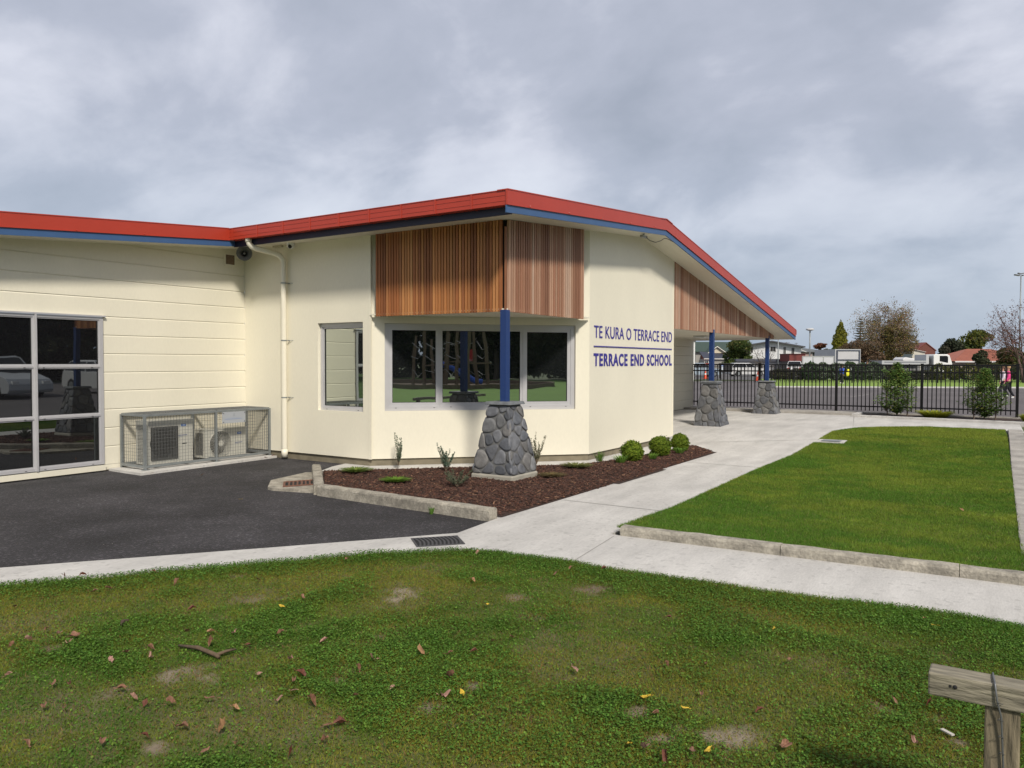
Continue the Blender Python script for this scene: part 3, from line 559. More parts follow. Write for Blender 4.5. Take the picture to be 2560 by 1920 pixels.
mb = MB(); mb.hexa([(-.674, Iy-.469, 3.557), (-.53, Iy-.469, 3.569), (-.53, Iy-.4535, 3.569), (-.674, Iy-.4535, 3.557), (-.674, Iy-.469, 3.652), (-.53, Iy-.469, 3.652), (-.53, Iy-.4535, 3.652), (-.674, Iy-.4535, 3.652)]); mb.build('barge_board', m_blue, B)
# gutter over the side wall, horizontal, in sheets joined every 0.6 m
gt = MB(); gx0, gx1 = -.675, -.555; y0g, y1g = OV+.03, Iy-.479
gt.box(gx0, gx0+.012, y0g, y1g, 3.655, 3.838); gt.box(gx0+.012, gx1, y0g, y1g, 3.655, 3.667); gt.box(gx1-.012, gx1, y0g, y1g, 3.667, 3.80)
for zz_ in (3.705, 3.775): gt.box(gx0-.004, gx0, y0g, y1g, zz_, zz_+.006)
gt.box(gx0-.008, gx0+.014, y0g, y1g, 3.838, 3.848); gut = gt.build('gutter', m_red, B)
for i in range(9):
    yy = .424+.606*i-.35
    if yy < y1g: gt = MB(); gt.box(gx0-.007, gx0-.001, yy, yy+.028, 3.652, 3.842); gt.box(gx0, gx1, yy, yy+.028, 3.648, 3.6555); gt.build('gutter_joint', m_red, gut)
mb = MB(); mb.box(-.555, -.530, OV+.03, Iy-.44, 3.555, 3.70); mb.build('fascia', m_blue_shade, B)
mb = MB(); mb.box(-.668, -.556, OV+.028, OV+.05, 3.64, 3.84); mb.build('gutter_end', m_red, gut)
# eave gutter of the far low side
mb = MB(); mb.box(14.945, 15.06, OV, 12, roof_top(14.95)-.14, roof_top(14.95)-.005); mb.build('gutter', m_red, B)
# recess under the slat box and the entry canopy ceiling
mb = MB(); mb.prism([(-.02, 2.50, 2.372), (-.02, -.02, 2.372), (2.50, -.02, 2.372)], (0, 0, .02)); mb.build('soffit', m_soffit, B)
mb = MB(); mb.box(Ex+.01, 14.90, .03, 3.10, 2.375, 2.40); mb.build('canopy_ceiling', m_soffit, B)
mb = MB(); mb.box(14.88, 14.93, .02, 12, 2.38, 2.62); mb.build('fascia', m_soffit, B)
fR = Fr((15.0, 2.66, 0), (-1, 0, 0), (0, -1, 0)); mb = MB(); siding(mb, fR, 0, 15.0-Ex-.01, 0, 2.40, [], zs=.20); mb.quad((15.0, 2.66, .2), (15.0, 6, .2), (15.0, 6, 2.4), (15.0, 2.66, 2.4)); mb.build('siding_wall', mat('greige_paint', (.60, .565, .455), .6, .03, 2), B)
mb = MB(); mb.box(Ex, 14.98, 2.68, 2.75, -.05, .203); mb.build('foundation', m_found, B)
# slat screens
WOODL = [(.44, .175, .055), (.36, .13, .04), (.26, .09, .03), (.52, .23, .08), (.20, .065, .022), (.40, .165, .06), (.32, .11, .035), (.56, .28, .11), (.46, .20, .07)]
WOODR = [(.40, .215, .135), (.34, .165, .095), (.48, .29, .20), (.25, .11, .06), (.43, .25, .165), (.55, .38, .28), (.31, .14, .08)]  # same cedar, paler with the light on this side put into the colour
def slats(fr, u0, u1, z0, ztop, pal, seed, pitch=.0535, wd=.037, dp=.034, name='slat_screen', d0=0.0):
    rr = random.Random(seed); sl = MB(); nls = MB(); n_ = int(round((u1-u0)/pitch)); p = (u1-u0)/n_
    run = rr.choice(pal)
    for i in range(n_):
        u = u0+i*p+(p-wd)/2
        if rr.random() < .8: run = rr.choice(pal)
        f = rr.uniform(.85, 1.12); av = [sum(q[k_] for q in pal)/len(pal) for k_ in range(3)]; c = tuple((v*.85+a_*.15)*f*.93 for v, a_ in zip(run, av)); za, zb = ztop(u), ztop(u+wd); o_ = rr.uniform(-.001, .001)
        A_ = [fr.p(u, z0, d0), fr.p(u+wd, z0, d0), fr.p(u+wd, z0, d0+dp+o_), fr.p(u, z0, d0+dp+o_), fr.p(u, za, d0), fr.p(u+wd, zb, d0), fr.p(u+wd, zb, d0+dp+o_), fr.p(u, za, d0+dp+o_)]
        sl.hexa(A_, c)
        for zn in (z0+.045, (z0+za)/2): nls.obox(fr.p(u+wd/2-.003, zn, d0+dp+.0005), fr.U*.006, fr.N*.0015, Vector((0, 0, .006)))
    s = sl.build(name, m_wood, B)
    bk = MB(); bk.quad(fr.p(u0, z0+.01, d0-.004), fr.p(u1, z0+.01, d0-.004), fr.p(u1, ztop(u1), d0-.004), fr.p(u0, ztop(u0), d0-.004)); bk.quad(fr.p(u0, z0+.01, d0-.05), fr.p(u1, z0+.01, d0-.05), fr.p(u1, ztop(u1), d0-.05), fr.p(u0, ztop(u0), d0-.05))
    bk.quad(fr.p(u0, z0+.01, d0-.05), fr.p(u1, z0+.01, d0-.05), fr.p(u1, z0+.01, d0-.004), fr.p(u0, z0+.01, d0-.004)); bk.build('backing', mat('screen_backing', (.03, .014, .01), .8, .1), s); return s
fL = Fr((0, 0, 0), (0, 1, 0), (-1, 0, 0)); fRt = Fr((0, 0, 0), (1, 0, 0), (0, -1, 0))
slats(fL, .035, 2.375, 2.348, lambda u: sof(0)-.004, WOODL, 4)
slats(fRt, .035, 2.29, 2.348, lambda u: sof(u)-.004, WOODR, 5, pitch=.063, wd=.040)
mb = MB(); mb.box(-.03, -.006, -.03, -.006, 2.345, sof(0)-.1, (.25, .10, .045)); mb.build('corner_batten', m_wood, B)
slats(fRt, Ex+.03, 14.28, 2.348, lambda u: sof(u)-.004, WOODR, 6, d0=-.02)
mb = MB(); mb.box(14.285, 14.31, -.012, .06, 2.345, sof(14.3), (.24, .11, .07)); mb.build('end_cladding', m_wood, B)
# vent, downpipe
v = empty('wall_vent'); v.parent = B; mb = MB(); plate(mb, fA, [.185, .425], 3.29, lambda u: 3.52, [(.215, .395, 3.325, 3.488)], .012, .014); mb.build('frame', m_cream, v)
mb = MB()
for i in range(9): z = 3.327+i*.018; mb.hexa([fA.p(.215, z, 0), fA.p(.395, z, 0), fA.p(.395, z+.010, .010), fA.p(.215, z+.010, .010), fA.p(.215, z+.004, 0), fA.p(.395, z+.004, 0), fA.p(.395, z+.014, .010), fA.p(.215, z+.014, .010)])
mb.build('louvre', mat('brown_louvre', (.20, .12, .08), .6), v)
dp = empty('downpipe'); dp.parent = B; mb = MB(); rp = .046
ctl = [(-.61, 4.62, 3.70), (-.61, 4.62, 3.62), (-.60, 4.615, 3.575), (-.56, 4.60, 3.53), (-.50, 4.575, 3.505), (-.22, 4.455, 3.455), (-.14, 4.42, 3.42), (-.095, 4.40, 3.36), (-.085, 4.395, 3.29), (-.085, 4.39, .20), (-.085, 4.39, .045)]
mb.tube(ctl, rp, 14); mb.tube([(-.085, 4.39, .17), (-.085, 4.39, .04)], rp+.007, 14); mb.tube([(-.61, 4.62, 3.665), (-.61, 4.62, 3.60)], rp+.006, 14); mb.build('pipe', m_pvc, dp, smooth=True)
for z in (2.962, 2.003, 1.045):
    mb = MB(); mb.tube([(-.085, 4.39, z-.009), (-.085, 4.39, z+.009)], rp+.004, 14); mb.obox((-.05, 4.335, z-.008), (.05, 0, 0), (0, .012, 0), (0, 0, .016)); mb.obox((-.045, 4.33, z-.003), (.045, -.07, 0), (0, .012, 0), (0, 0, .006)); mb.build('bracket', m_galv, dp)
# ---- fittings on the building
t = thing('loudspeaker', 'grey horn loudspeaker hanging under the eave in the inner corner', 'loudspeaker', (-.30, 5.12, 3.47), R(-128))
mb = MB(); n_ = 18; prof = [(.0, .03), (.05, .035), (.10, .05), (.14, .085), (.165, .125), (.17, .13)]
mb.tube([(x, 0, 0) for x, r in prof], [r for x, r in prof], n_, cap=False); mb.build('horn', mat('grey_plastic', (.13, .13, .125), .55), t, smooth=True)
mb = MB(); mb.tube([(.02, 0, 0), (.14, 0, 0)], [.025, .018], 12); mb.ball((.145, 0, 0), .02, .02, .02); mb.build('driver_plug', m_acg, t, smooth=True)
mb = MB(); mb.tube([(0, 0, 0), (-.12, 0, 0), (-.13, 0, 0)], [.055, .055, .045], 14); mb.build('driver', mat('light_grey_plastic', (.33, .31, .26), .5), t, smooth=True)
mb = MB(); mb.obox((-.10, -.065, -.01), (.03, 0, 0), (0, .006, 0), (0, 0, .11)); mb.obox((-.10, .059, -.01), (.03, 0, 0), (0, .006, 0), (0, 0, .11)); mb.obox((-.10, -.065, .10), (.03, 0, 0), (0, .13, 0), (0, 0, .006)); mb.obox((-.09, -.005, .10), (.02, 0, 0), (0, .01, 0), (0, 0, .05)); mb.build('bracket', m_acg, t)
t = thing('security_camera', 'small white dome security camera under the eave of the side wall', 'security camera', (-.16, 4.13, sof(-.16)))
mb = MB(); mb.tube([(0, 0, 0), (0, 0, -.03)], [.065, .06], 18); mb.ball((0, 0, -.045), .06, .06, .05, 18, 10); mb.build('housing', m_white, t, smooth=True)
mb = MB(); mb.ball((-.028, -.018, -.058), .036, .036, .036, 14, 10); mb.build('lens', mat('black_gloss', (.004, .004, .004), .1), t, smooth=True)
t = thing('junction_box', 'small pale metal box under the eave beside the dome camera', 'junction box', (-.02, 4.58, 3.60))
mb = MB(); mb.box(-.05, 0, -.11, .10, -.02, .045); mb.build('box', mat('pale_metal', (.42, .38, .28), .5), t, bevel=.004)
mb = MB(); mb.box(-.053, -.05, -.10, .09, .01, .014); mb.build('seam', m_acg, t)
t = thing('floodlight', 'small grey floodlight on the soffit with a dangling black cable near the ridge', 'floodlight', (4.0, -.33, sof(4.0)-.01))
mb = MB(); mb.box(-.10, .06, -.03, .03, -.065, -.02); mb.build('lamp_head', mat('lamp_grey', (.30, .29, .26), .5), t, bevel=.004)
mb = MB(); mb.box(-.02, .02, -.01, .01, -.02, .012); mb.build('mount', m_galv, t)
mb = MB(); mb.box(.06, .12, -.022, .022, -.058, -.022); mb.build('driver_box', m_black, t, bevel=.003)
mb = MB(); mb.tube([(.12, 0, -.04), (.22, -.03, -.085), (.38, -.07, -.10), (.52, -.12, -.055), (.62, -.145, .0), (.72, -.17, .0), (1.0, -.172, -.02)], .006, 6); mb.build('cable', m_black, t, smooth=True)
t = thing('ceiling_light', 'flat round light fitting under the entry canopy ceiling', 'light fitting', (11.7, 1.2, 2.40))
mb = MB(); mb.box(-.35, .35, -.18, .18, -.07, 0); mb.build('tray', mat('pale_grey', (.45, .45, .42), .5), t, bevel=.02); mb = MB(); mb.box(-.30, .30, -.14, .14, -.085, -.069); mb.build('diffuser', m_white, t, bevel=.01)
# ---- lettering
sg = thing('wall_sign', 'dark blue raised school name lettering in two lines with a thin rule', 'sign', (2.70, 0, 1.90))
def text(body, width, cap, x, z, off, spc=1.0, depth=.008):
    cu = bpy.data.curves.new('lettering', 'FONT'); cu.body = body; cu.size = 1; cu.extrude = 0; cu.offset = off; cu.space_character = spc; cu.resolution_u = 6
    to = bpy.data.objects.new('tmp', cu); col.objects.link(to); bpy.context.view_layer.update(); dg = bpy.context.evaluated_depsgraph_get()
    me = bpy.data.meshes.new_from_object(to.evaluated_get(dg)); bpy.data.objects.remove(to)
    bm = bmesh.new(); bm.from_mesh(me); xs_ = [v.co.x for v in bm.verts]; ys_ = [v.co.y for v in bm.verts]; x0, x1 = min(xs_), max(xs_)
    y0 = min(ys_)+off*.5+.008; y1 = max(ys_)-off*.5-.008
    r = bmesh.ops.extrude_face_region(bm, geom=bm.faces[:]); nv = {g for g in r['geom'] if isinstance(g, bmesh.types.BMVert)}
    for v in bm.verts:
        u = (v.co.x-x0)/(x1-x0)*width+x; h = (v.co.y-y0)/(y1-y0)*cap+z; v.co = (u, -depth if v in nv else -.001, h)
    bm.normal_update(); seen = set(); comps = []
    for v in bm.verts:
        if v in seen: continue
        st_ = [v]; seen.add(v); cp = []
        while st_:
            q = st_.pop(); cp.append(q)
            for e_ in q.link_edges:
                r_ = e_.other_vert(q)
                if r_ not in seen: seen.add(r_); st_.append(r_)
        comps.append(cp)
    for cp in sorted(comps, key=lambda c_: min(v.co.x for v in c_)):
        ix = {v: i for i, v in enumerate(cp)}; fs = {f for v in cp for f in v.link_faces}; mb = MB(); mb.add([tuple(v.co) for v in cp], [tuple(ix[v] for v in f.verts) for f in fs]); mb.build('letter', m_sign, sg)
    bm.free(); bpy.data.meshes.remove(me)
text('TE KURA O TERRACE END', 3.53, .205, .015, .162, .003, 1.05)
text('TERRACE END SCHOOL', 3.545, .208, .002, -.312, .029, 1.17)
mb = MB(); mb.box(.006, 3.538, -.012, -.001, .008, .027); mb.build('rule', m_sign, sg)
# ------------------------------------------------------------------ stone based canopy posts
def clip(poly, a, b, c):      # keep a*x+b*y<=c
    out = []
    for i in range(len(poly)):
        p, q = poly[i], poly[(i+1) % len(poly)]; fp = a*p[0]+b*p[1]-c; fq = a*q[0]+b*q[1]-c
        if fp <= 0: out.append(p)
        if (fp < 0) != (fq < 0) and abs(fp-fq) > 1e-12: t_ = fp/(fp-fq); out.append((p[0]+(q[0]-p[0])*t_, p[1]+(q[1]-p[1])*t_))
    return out
def chaikin(P, n_=2):
    for _ in range(n_): P = [q for i in range(len(P)) for q in ((P[i][0]*.75+P[(i+1) % len(P)][0]*.25, P[i][1]*.75+P[(i+1) % len(P)][1]*.25), (P[i][0]*.25+P[(i+1) % len(P)][0]*.75, P[i][1]*.25+P[(i+1) % len(P)][1]*.75))]
    return P
def pillar(x, y, z0, ztop, label, seed, footing=True, capn=1, H1=1.03):
    rr = random.Random(seed); t = thing('stone_pillar', label, 'pillar', (x, y, z0), 0, 'stone based posts of the canopy')
    hb, ht, H0 = .315, .155, (.09 if footing else -.02); Hc = H1
    if footing:
        mb = MB(); mb.box(-.338, .338, -.338, .338, -.12, .092); mb.build('footing', mat('footing_concrete', (.33, .31, .26), .9, .15, 5, .4, 60), t, bevel=.02)
    core = MB(); core.hexa([(-hb, -hb, H0), (hb, -hb, H0), (hb, hb, H0), (-hb, hb, H0), (-ht, -ht, H1), (ht, -ht, H1), (ht, ht, H1), (-ht, ht, H1)]); core.build('mortar_core', m_mortar, t)
    st = MB()
    for f in range(4):
        ca, sa = math.cos(f*math.pi/2), math.sin(f*math.pi/2)
        def P3(u, v, d):     # u across (-1..1 scaled by half width), v 0..1 up, d outward
            hw = hb+(ht-hb)*v; xx, yy, z_ = u*(hw+.012), -(hw+d), H0+(H1-H0)*v; return (xx*ca-yy*sa, xx*sa+yy*ca, z_)
        sites = []; tries = 0
        W = .62; Hh = .95
        while tries < 3000 and len(sites) < 46:
            tries += 1; v = rr.random(); hw = (hb+(ht-hb)*v); u = rr.uniform(-1, 1)*hw; p = (u, v*Hh); sz = rr.uniform(.11, .20)
            if all(math.hypot((p[0]-q[0])*1.05, (p[1]-q[1])*.82) > (sz+q[2])*.5 for q in sites): sites.append((p[0], p[1], sz))
        for i, s in enumerate(sites):
            poly = [(-hb-.02, 0.004), (hb+.02, 0.004), (ht+.02, Hh-.004), (-ht-.02, Hh-.004)]
            for j, q in enumerate(sites):
                if i == j: continue
                dx, dy = q[0]-s[0], q[1]-s[1]; w_ = .5+.5*(s[2]-q[2])/(s[2]+q[2]); mx_, my_ = s[0]+dx*w_, s[1]+dy*w_; poly = clip(poly, dx, dy, dx*mx_+dy*my_)
                if len(poly) < 3: break
            if len(poly) < 3: continue
            cx_ = sum(p[0] for p in poly)/len(poly); cy_ = sum(p[1] for p in poly)/len(poly)
            A = abs(sum(poly[k][0]*poly[(k+1) % len(poly)][1]-poly[(k+1) % len(poly)][0]*poly[k][1] for k in range(len(poly))))/2
            if A < .0012: continue
            poly = chaikin(poly, 2); sh = 1-.009/math.sqrt(A/math.pi)
            g = rr.uniform(.62, 1.08); base = rr.choice([(.125, .13, .145), (.15, .155, .168), (.10, .107, .122), (.175, .178, .183), (.150, .146, .142), (.135, .14, .155)]); c = tuple(v_*g for v_ in base)
            bul = rr.uniform(.010, .021); rings = [(sh, -.012), (sh*.99, bul*.5), (sh*.94, bul*.88), (sh*.70, bul), (sh*.2, bul*1.02)]
            vs = []; m_ = len(poly); tx, ty = rr.uniform(-.06, .06), rr.uniform(-.06, .06)
            for (k_, d) in rings:
                for p in poly:
                    uu = cx_+(p[0]-cx_)*k_; vv = cy_+(p[1]-cy_)*k_; v_ = vv/Hh; hw = hb+(ht-hb)*v_; vs.append(P3(uu/hw, v_, d+tx*(uu-cx_)+ty*(vv-cy_)))
            fs = [(a*m_+b, a*m_+(b+1) % m_, (a+1)*m_+(b+1) % m_, (a+1)*m_+b) for a in range(len(rings)-1) for b in range(m_)]+[tuple((len(rings)-1)*m_+b for b in range(m_))]
            st.add(vs, fs, c)
    st.build('stonework', m_stone, t, smooth=True)
    mb = MB()
    for k in range(capn):
        h_ = Hc+.004+.035*k; s_ = .205-.012*(capn-1-k)*1.2
        mb.hexa([(-s_, -s_, h_), (s_, -s_, h_), (s_, s_, h_), (-s_, s_, h_), (-s_+.012, -s_+.012, h_+.04), (s_-.012, -s_+.012, h_+.04), (s_-.012, s_-.012, h_+.04), (-s_+.012, s_-.012, h_+.04)], (.14, .15, .16))
    mb.build('cap_stone', m_stone, t, bevel=.006)
    mb = MB(); mb.box(-.05, .05, -.05, .05, Hc+.02, ztop-z0); mb.build('post', m_post, t, bevel=.004)
    return t
pillar(0, 0, .03, 2.37, 'river stone pillar with blue post standing in the bark garden bed', 21)
pillar(8.88, .03, .165, 2.42, 'stone pillar with blue post on the paved entry nearest the cream wall', 22, False, 2, .975)
pillar(13.77, .03, .17, 2.42, 'stone pillar with blue post at the far end of the entry canopy, by the fence', 23, False, 1, .92)
# ------------------------------------------------------------------ AC units in their cage
def fan_unit(name, label, x0, x1, y0, y1, z0, z1, style, fcx, fcz, fr_):
    t = thing(name, label, 'heat pump', ((x0+x1)/2, y0, z0)); ox, oy, oz = (x0+x1)/2, y0, z0
    mb = MB(); w_ = (x1-x0)/2; D_ = y1-y0; H_ = z1-z0; n_ = 40
    fx, fz = fcx-ox, fcz-oz
    # front face with a round opening
    ring = [(fx+fr_*math.cos(2*math.pi*i/n_), fz+fr_*math.sin(2*math.pi*i/n_)) for i in range(n_)]
    def outer(a):
        c, s = math.cos(a), math.sin(a); k = 1e9
        for lim, v in ((w_-fx, c), (-w_-fx, c), (H_-fz, s), (-fz, s)):
            if abs(v) > 1e-9 and lim/v > 0: k = min(k, lim/v)
        return (fx+c*k, fz+s*k)
    angs = sorted([2*math.pi*i/n_ for i in range(n_)]+[math.atan2(zc-fz, xc-fx) % (2*math.pi) for xc in (-w_, w_) for zc in (0, H_)])
    for a, b in zip(angs, angs[1:]+[angs[0]+2*math.pi]):
        if b-a < 1e-6: continue
        p, q = outer(a), outer(b); mb.quad((fx+fr_*math.cos(a), 0, fz+fr_*math.sin(a)), (fx+fr_*math.cos(b), 0, fz+fr_*math.sin(b)), (q[0], 0, q[1]), (p[0], 0, p[1]))
        mb.quad((fx+fr_*math.cos(a), 0, fz+fr_*math.sin(a)), (fx+fr_*math.cos(b), 0, fz+fr_*math.sin(b)), (fx+fr_*.97*math.cos(b), .12, fz+fr_*.97*math.sin(b)), (fx+fr_*.97*math.cos(a), .12, fz+fr_*.97*math.sin(a)))
    mb.quad((-w_, 0, 0), (-w_, D_, 0), (-w_, D_, H_), (-w_, 0, H_)); mb.quad((w_, 0, 0), (w_, D_, 0), (w_, D_, H_), (w_, 0, H_)); mb.quad((-w_, 0, H_), (w_, 0, H_), (w_, D_, H_), (-w_, D_, H_)); mb.quad((-w_, D_, 0), (w_, D_, 0), (w_, D_, H_), (-w_, D_, H_))
    mb.box(-w_-.006, w_+.006, -.008, D_+.004, H_, H_+.014); mb.build('casing', m_ac, t)
    mb = MB(); mb.prism([(p[0]*1, .115, p[1]) for p in ring], (0, .004, 0)); mb.build('fan_well', m_dark, t)
    mb = MB()
    for k in range(3):
        a = 2*math.pi*k/3+.4; pts = [(fx+math.cos(a+s_)*r_, .07+.03*s_, fz+math.sin(a+s_)*r_) for s_, r_ in ((-.1, .03), (-.45, fr_*.9), (.35, fr_*.93), (.45, fr_*.5), (.3, .04))]
        mb.add(pts, [tuple(range(5))])
    mb.tube([(fx, .05, fz), (fx, .11, fz)], .035, 12); mb.build('fan', m_acg, t)
    mb = MB()
    if style == 'round':
        for r_ in [fr_*k/13 for k in range(3, 14)]:
            pts = [(fx+r_*math.cos(2*math.pi*i/28), -.012-.008*(1-r_/fr_), fz+r_*math.sin(2*math.pi*i/28)) for i in range(29)]; mb.tube(pts, .0018, 4, cap=False)
        for i in range(28):
            a = 2*math.pi*i/28; mb.tube([(fx+.04*math.cos(a), -.02, fz+.04*math.sin(a)), (fx+fr_*math.cos(a+.35), -.012, fz+fr_*math.sin(a+.35))], .0018, 4, cap=False)
        mb.tube([(fx, -.012, fz), (fx, -.024, fz)], .045, 20); mb.tube([(fx+(fr_+.006)*math.cos(2*math.pi*i/32), -.006, fz+(fr_+.006)*math.sin(2*math.pi*i/32)) for i in range(33)], .007, 6, cap=False)
        mb.build('fan_guard', m_ac, t)
    else:
        gx0_, gx1_, gz0_, gz1_ = -w_+.035, fx+fr_+.03, fz-fr_-.03, fz+fr_+.03; z_ = gz0_
        while z_ < gz1_: mb.box(gx0_, gx1_, -.016, -.010, z_, z_+.007); z_ += .0125
        for i in range(4): zz_ = gz0_+(gz1_-gz0_)*i/3; mb.box(gx0_, gx1_, -.020, -.008, zz_-.004, zz_+.004)
        for i in range(6): xx_ = gx0_+(gx1_-gx0_)*i/5; mb.box(xx_-.003, xx_+.003, -.010, -.004, gz0_, gz1_)
        mb.build('fan_guard', mat('dark_slat_grille', (.075, .075, .072), .5), t)
    mb = MB(); n2_ = 26
    for i in range(n2_): zc = .04+(H_-.08)*i/n2_; mb.box(-w_-.004, -w_-.0005, .05, D_-.04, zc, zc+.008)
    mb.build('side_fins', m_acg, t)
    mb = MB(); bx = (w_-.20) if style != 'round' else (w_-.18); mb.box(bx, bx+.08, -.0025, -.001, H_-.10, H_-.065, (.02, .12, .42)); mb.box(bx+.02, bx+.06, -.004, -.0025, H_-.088, H_-.077, (.6, .65, .7)); mb.build('badge', m_col, t); mb = MB(); mb.box(bx-.05, bx+.10, -.0025, -.001, H_-.245, H_-.232, (.16, .18, .28)); mb.box(bx-.05, bx+.02, -.0025, -.001, H_-.265, H_-.258, (.25, .27, .35)); mb.build('label_text', m_col, t)
    if style != 'round': mb = MB(); mb.box(w_-.19, w_-.11, -.003, -.001, H_*.42, H_*.42+.014); mb.build('handle_slot', m_dark, t)
    mb = MB()
    for xx_ in (-w_+.12, w_-.12): mb.box(xx_-.03, xx_+.03, -.02, D_+.02, -.035, 0)
    mb.build('feet', m_acg, t); return t
fan_unit('heat_pump', 'taller ivory heat pump unit with square slatted grille inside the cage', -2.17, -1.42, 4.98, 5.30, .085, .735, 'square', -1.93, .40, .215)
fan_unit('heat_pump', 'smaller ivory heat pump unit with round fan guard inside the cage', -1.17, -.37, 5.02, 5.30, .085, .53, 'round', -.88, .30, .205)
t = thing('wire_cage', 'galvanised wire mesh security cage around the heat pump units', 'cage', (-1.165, 4.85, 0)); ox, oy = -1.165, 4.85
X0, X1, Y0, Y1, Z0, Z1 = -2.31-ox, -.02-ox, 0, .60, .085, .845; XM = -1.06-ox-.03
mb = MB(); a = .018
for xx_ in (X0, XM, X1):
    for yy_ in (Y0, Y1):
        mb.box(xx_-a, xx_+a, yy_-a, yy_+a, .04, Z1)
for zz_ in (Z0, Z1):
    for yy_ in (Y0, Y1):
        for (p, q) in ((X0+a, XM-a), (XM+a, X1-a)): mb.box(p, q, yy_-a, yy_+a, zz_-a, zz_+a-.0005)
    for xx_ in (X0, XM, X1): mb.box(xx_-a, xx_+a, Y0+a, Y1-a, zz_-a, zz_+a-.001)
mb.build('frame', m_galv, t)
for xx_ in (X0, XM, X1): mb = MB(); mb.box(xx_-.045, xx_+.045, -.05, .03, .035, .042); mb.build('foot_plate', m_galv, t)
wr = .0022
def grid(name, f, ua, ub, va, vb, st):
    mb = MB(); k = int(round((ub-ua)/st)); 
    for i in range(1, k): u = ua+(ub-ua)*i/k; mb.tube([f(u, va), f(u, vb)], wr, 4, cap=False)
    k = int(round((vb-va)/st))
    for i in range(1, k): v_ = va+(vb-va)*i/k; mb.tube([f(ua, v_), f(ub, v_)], wr, 4, cap=False)
    mb.build(name, mat('dull_wire', (.13, .135, .135), .6, .1), t)
for (p, q) in ((X0, XM), (XM, X1)): grid('mesh_panel', lambda u, v: (u, -.016, v), p+a, q-a, Z0, Z1, .05); grid('mesh_top', lambda u, v: (u, v, Z1+.016), p, q, Y0, Y1, .025)
for xx_ in (X0, X1): grid('mesh_panel', lambda u, v: (xx_, u, v), Y0+a, Y1-a, Z0, Z1, .05)
mb = MB(); mb.box(-.985-ox, -.535-ox, -.028, -.022, .64, .825, (.36, .38, .41)); mb.box(-.94-ox, -.60-ox, -.0295, -.028, .70, .715, (.27, .32, .42)); mb.box(-.90-ox, -.64-ox, -.0295, -.028, .725, .731, (.30, .35, .44)); mb.box(-.78-ox, -.74-ox, -.0295, -.028, .75, .80, (.31, .33, .36)); mb.build('name_plate', m_col, t)
mb = MB()
for xx_ in (-.965, -.555):
    for zz_ in (.66, .805): mb.ball((xx_-ox, -.031, zz_), .010, .005, .010, 8, 5)
mb.build('rivets', m_acg, t)
# ------------------------------------------------------------------ front barrier
t = thing('timber_barrier', 'weathered timber rail and post barrier in the near lawn corner', 'barrier', (-6.05, -5.90, 0))
mb = MB(); mb.box(0, .10, -3.4, .20, .522, .600); rl = mb.build('rail', m_wtimber, t, bevel=.006)
mb = MB(); mb.box(-.0012, .02, .13, .138, .562, .57); mb.ball((-.001, .12, .566), .004, .007, .007, 8, 6); mb.build('knot_hole', m_dark, rl)
mb = MB(); mb.box(.012, .112, -.065, .035, -.1, .522); mb.build('post', m_wtimberv, t, bevel=.006)
mb = MB(); pts = [(.10, .015, .603), (.05, .012, .606), (.004, .008, .607), (-.006, .006, .60), (-.008, 0, .55), (-.004, -.012, .50), (.002, -.016, .42), (.004, -.022, .30), (.004, -.024, .12), (.004, -.024, 0)]
mb.tube(pts, .0032, 8)
for k in range(1, 9):
    z_ = .60-.055*k; mb.tube([(-.008+.0012*k, -.004-.0025*k, z_+.004), (-.014+.0012*k, .004-.0025*k, z_), (-.006+.0012*k, -.014-.0025*k, z_-.003)], .0012, 5)
mb.build('wire', mat('wire_steel', (.16, .165, .17), .5, metal=.5), t, smooth=True)
# ------------------------------------------------------------------ leaves, twig, litter
def leaf_mesh(seed, c, L_=.055, W_=.034, curl=.5):
    rr = random.Random(seed); mb = MB(); n_ = 15; k = rr.choice((2, 3, 5)); rings = [[], []]; ph = rr.uniform(0, 6); fold = rr.uniform(.5, 1.4)*curl
    for q, f in enumerate((.5, 1.0)):
        for i in range(n_):
            a = 2*math.pi*i/n_; r = f*(.74+.26*math.cos(k*a+.4)**2)*(1+rr.uniform(-.16, .16)); x_ = math.cos(a)*r*L_/2; y_ = math.sin(a)*r*W_/2; z_ = .004+fold*abs(y_)*.75+curl*.012*math.sin(x_*90+ph)*f+rr.uniform(-.0022, .0022)*f+(x_*x_*7*curl); rings[q].append((x_, y_*(1-.25*fold), z_))
    for i in range(n_):
        j = (i+1) % n_; g_ = rr.uniform(.75, 1.2); mb.add([(0, 0, .003), rings[0][i], rings[0][j]], [(0, 1, 2)], tuple(v*g_ for v in c)); g_ = rr.uniform(.65, 1.2); mb.add([rings[0][i], rings[1][i], rings[1][j], rings[0][j]], [(0, 1, 2, 3)], tuple(v*g_ for v in c))
    mb.tube([(-L_*.5, 0, .004), (-L_*.75, .003, .009)], .0012, 4, c); return mb
m_dleaf = mat('dead_leaf', rough=.7, var=.2, scale=60, attr=True, trans=.15)
protos = {}
for k, c in (('brown', (.25, .125, .075)), ('tan', (.36, .20, .10)), ('red', (.15, .05, .03)), ('yellow', (.62, .42, .04)), ('pink', (.38, .21, .16))):
    for s in range(4):
        o = leaf_mesh(len(protos)*7+3, c, L_=.048+.008*(s % 3), W_=.028+.007*(s % 2), curl=.35+.4*s).build('fallen_leaf', m_dleaf, smooth=True); protos[(k, s)] = (o.data, o); 
for k_, (me_, o) in protos.items(): bpy.data.objects.remove(o)
LL = {'brown': 'curled brown dead leaf lying on the front lawn', 'tan': 'tan dry dead leaf lying on the front lawn', 'red': 'dark reddish dead leaf lying on the front lawn', 'yellow': 'yellow fallen leaf lying on the ground', 'pink': 'pale pinkish brown dead leaf lying on the front lawn'}
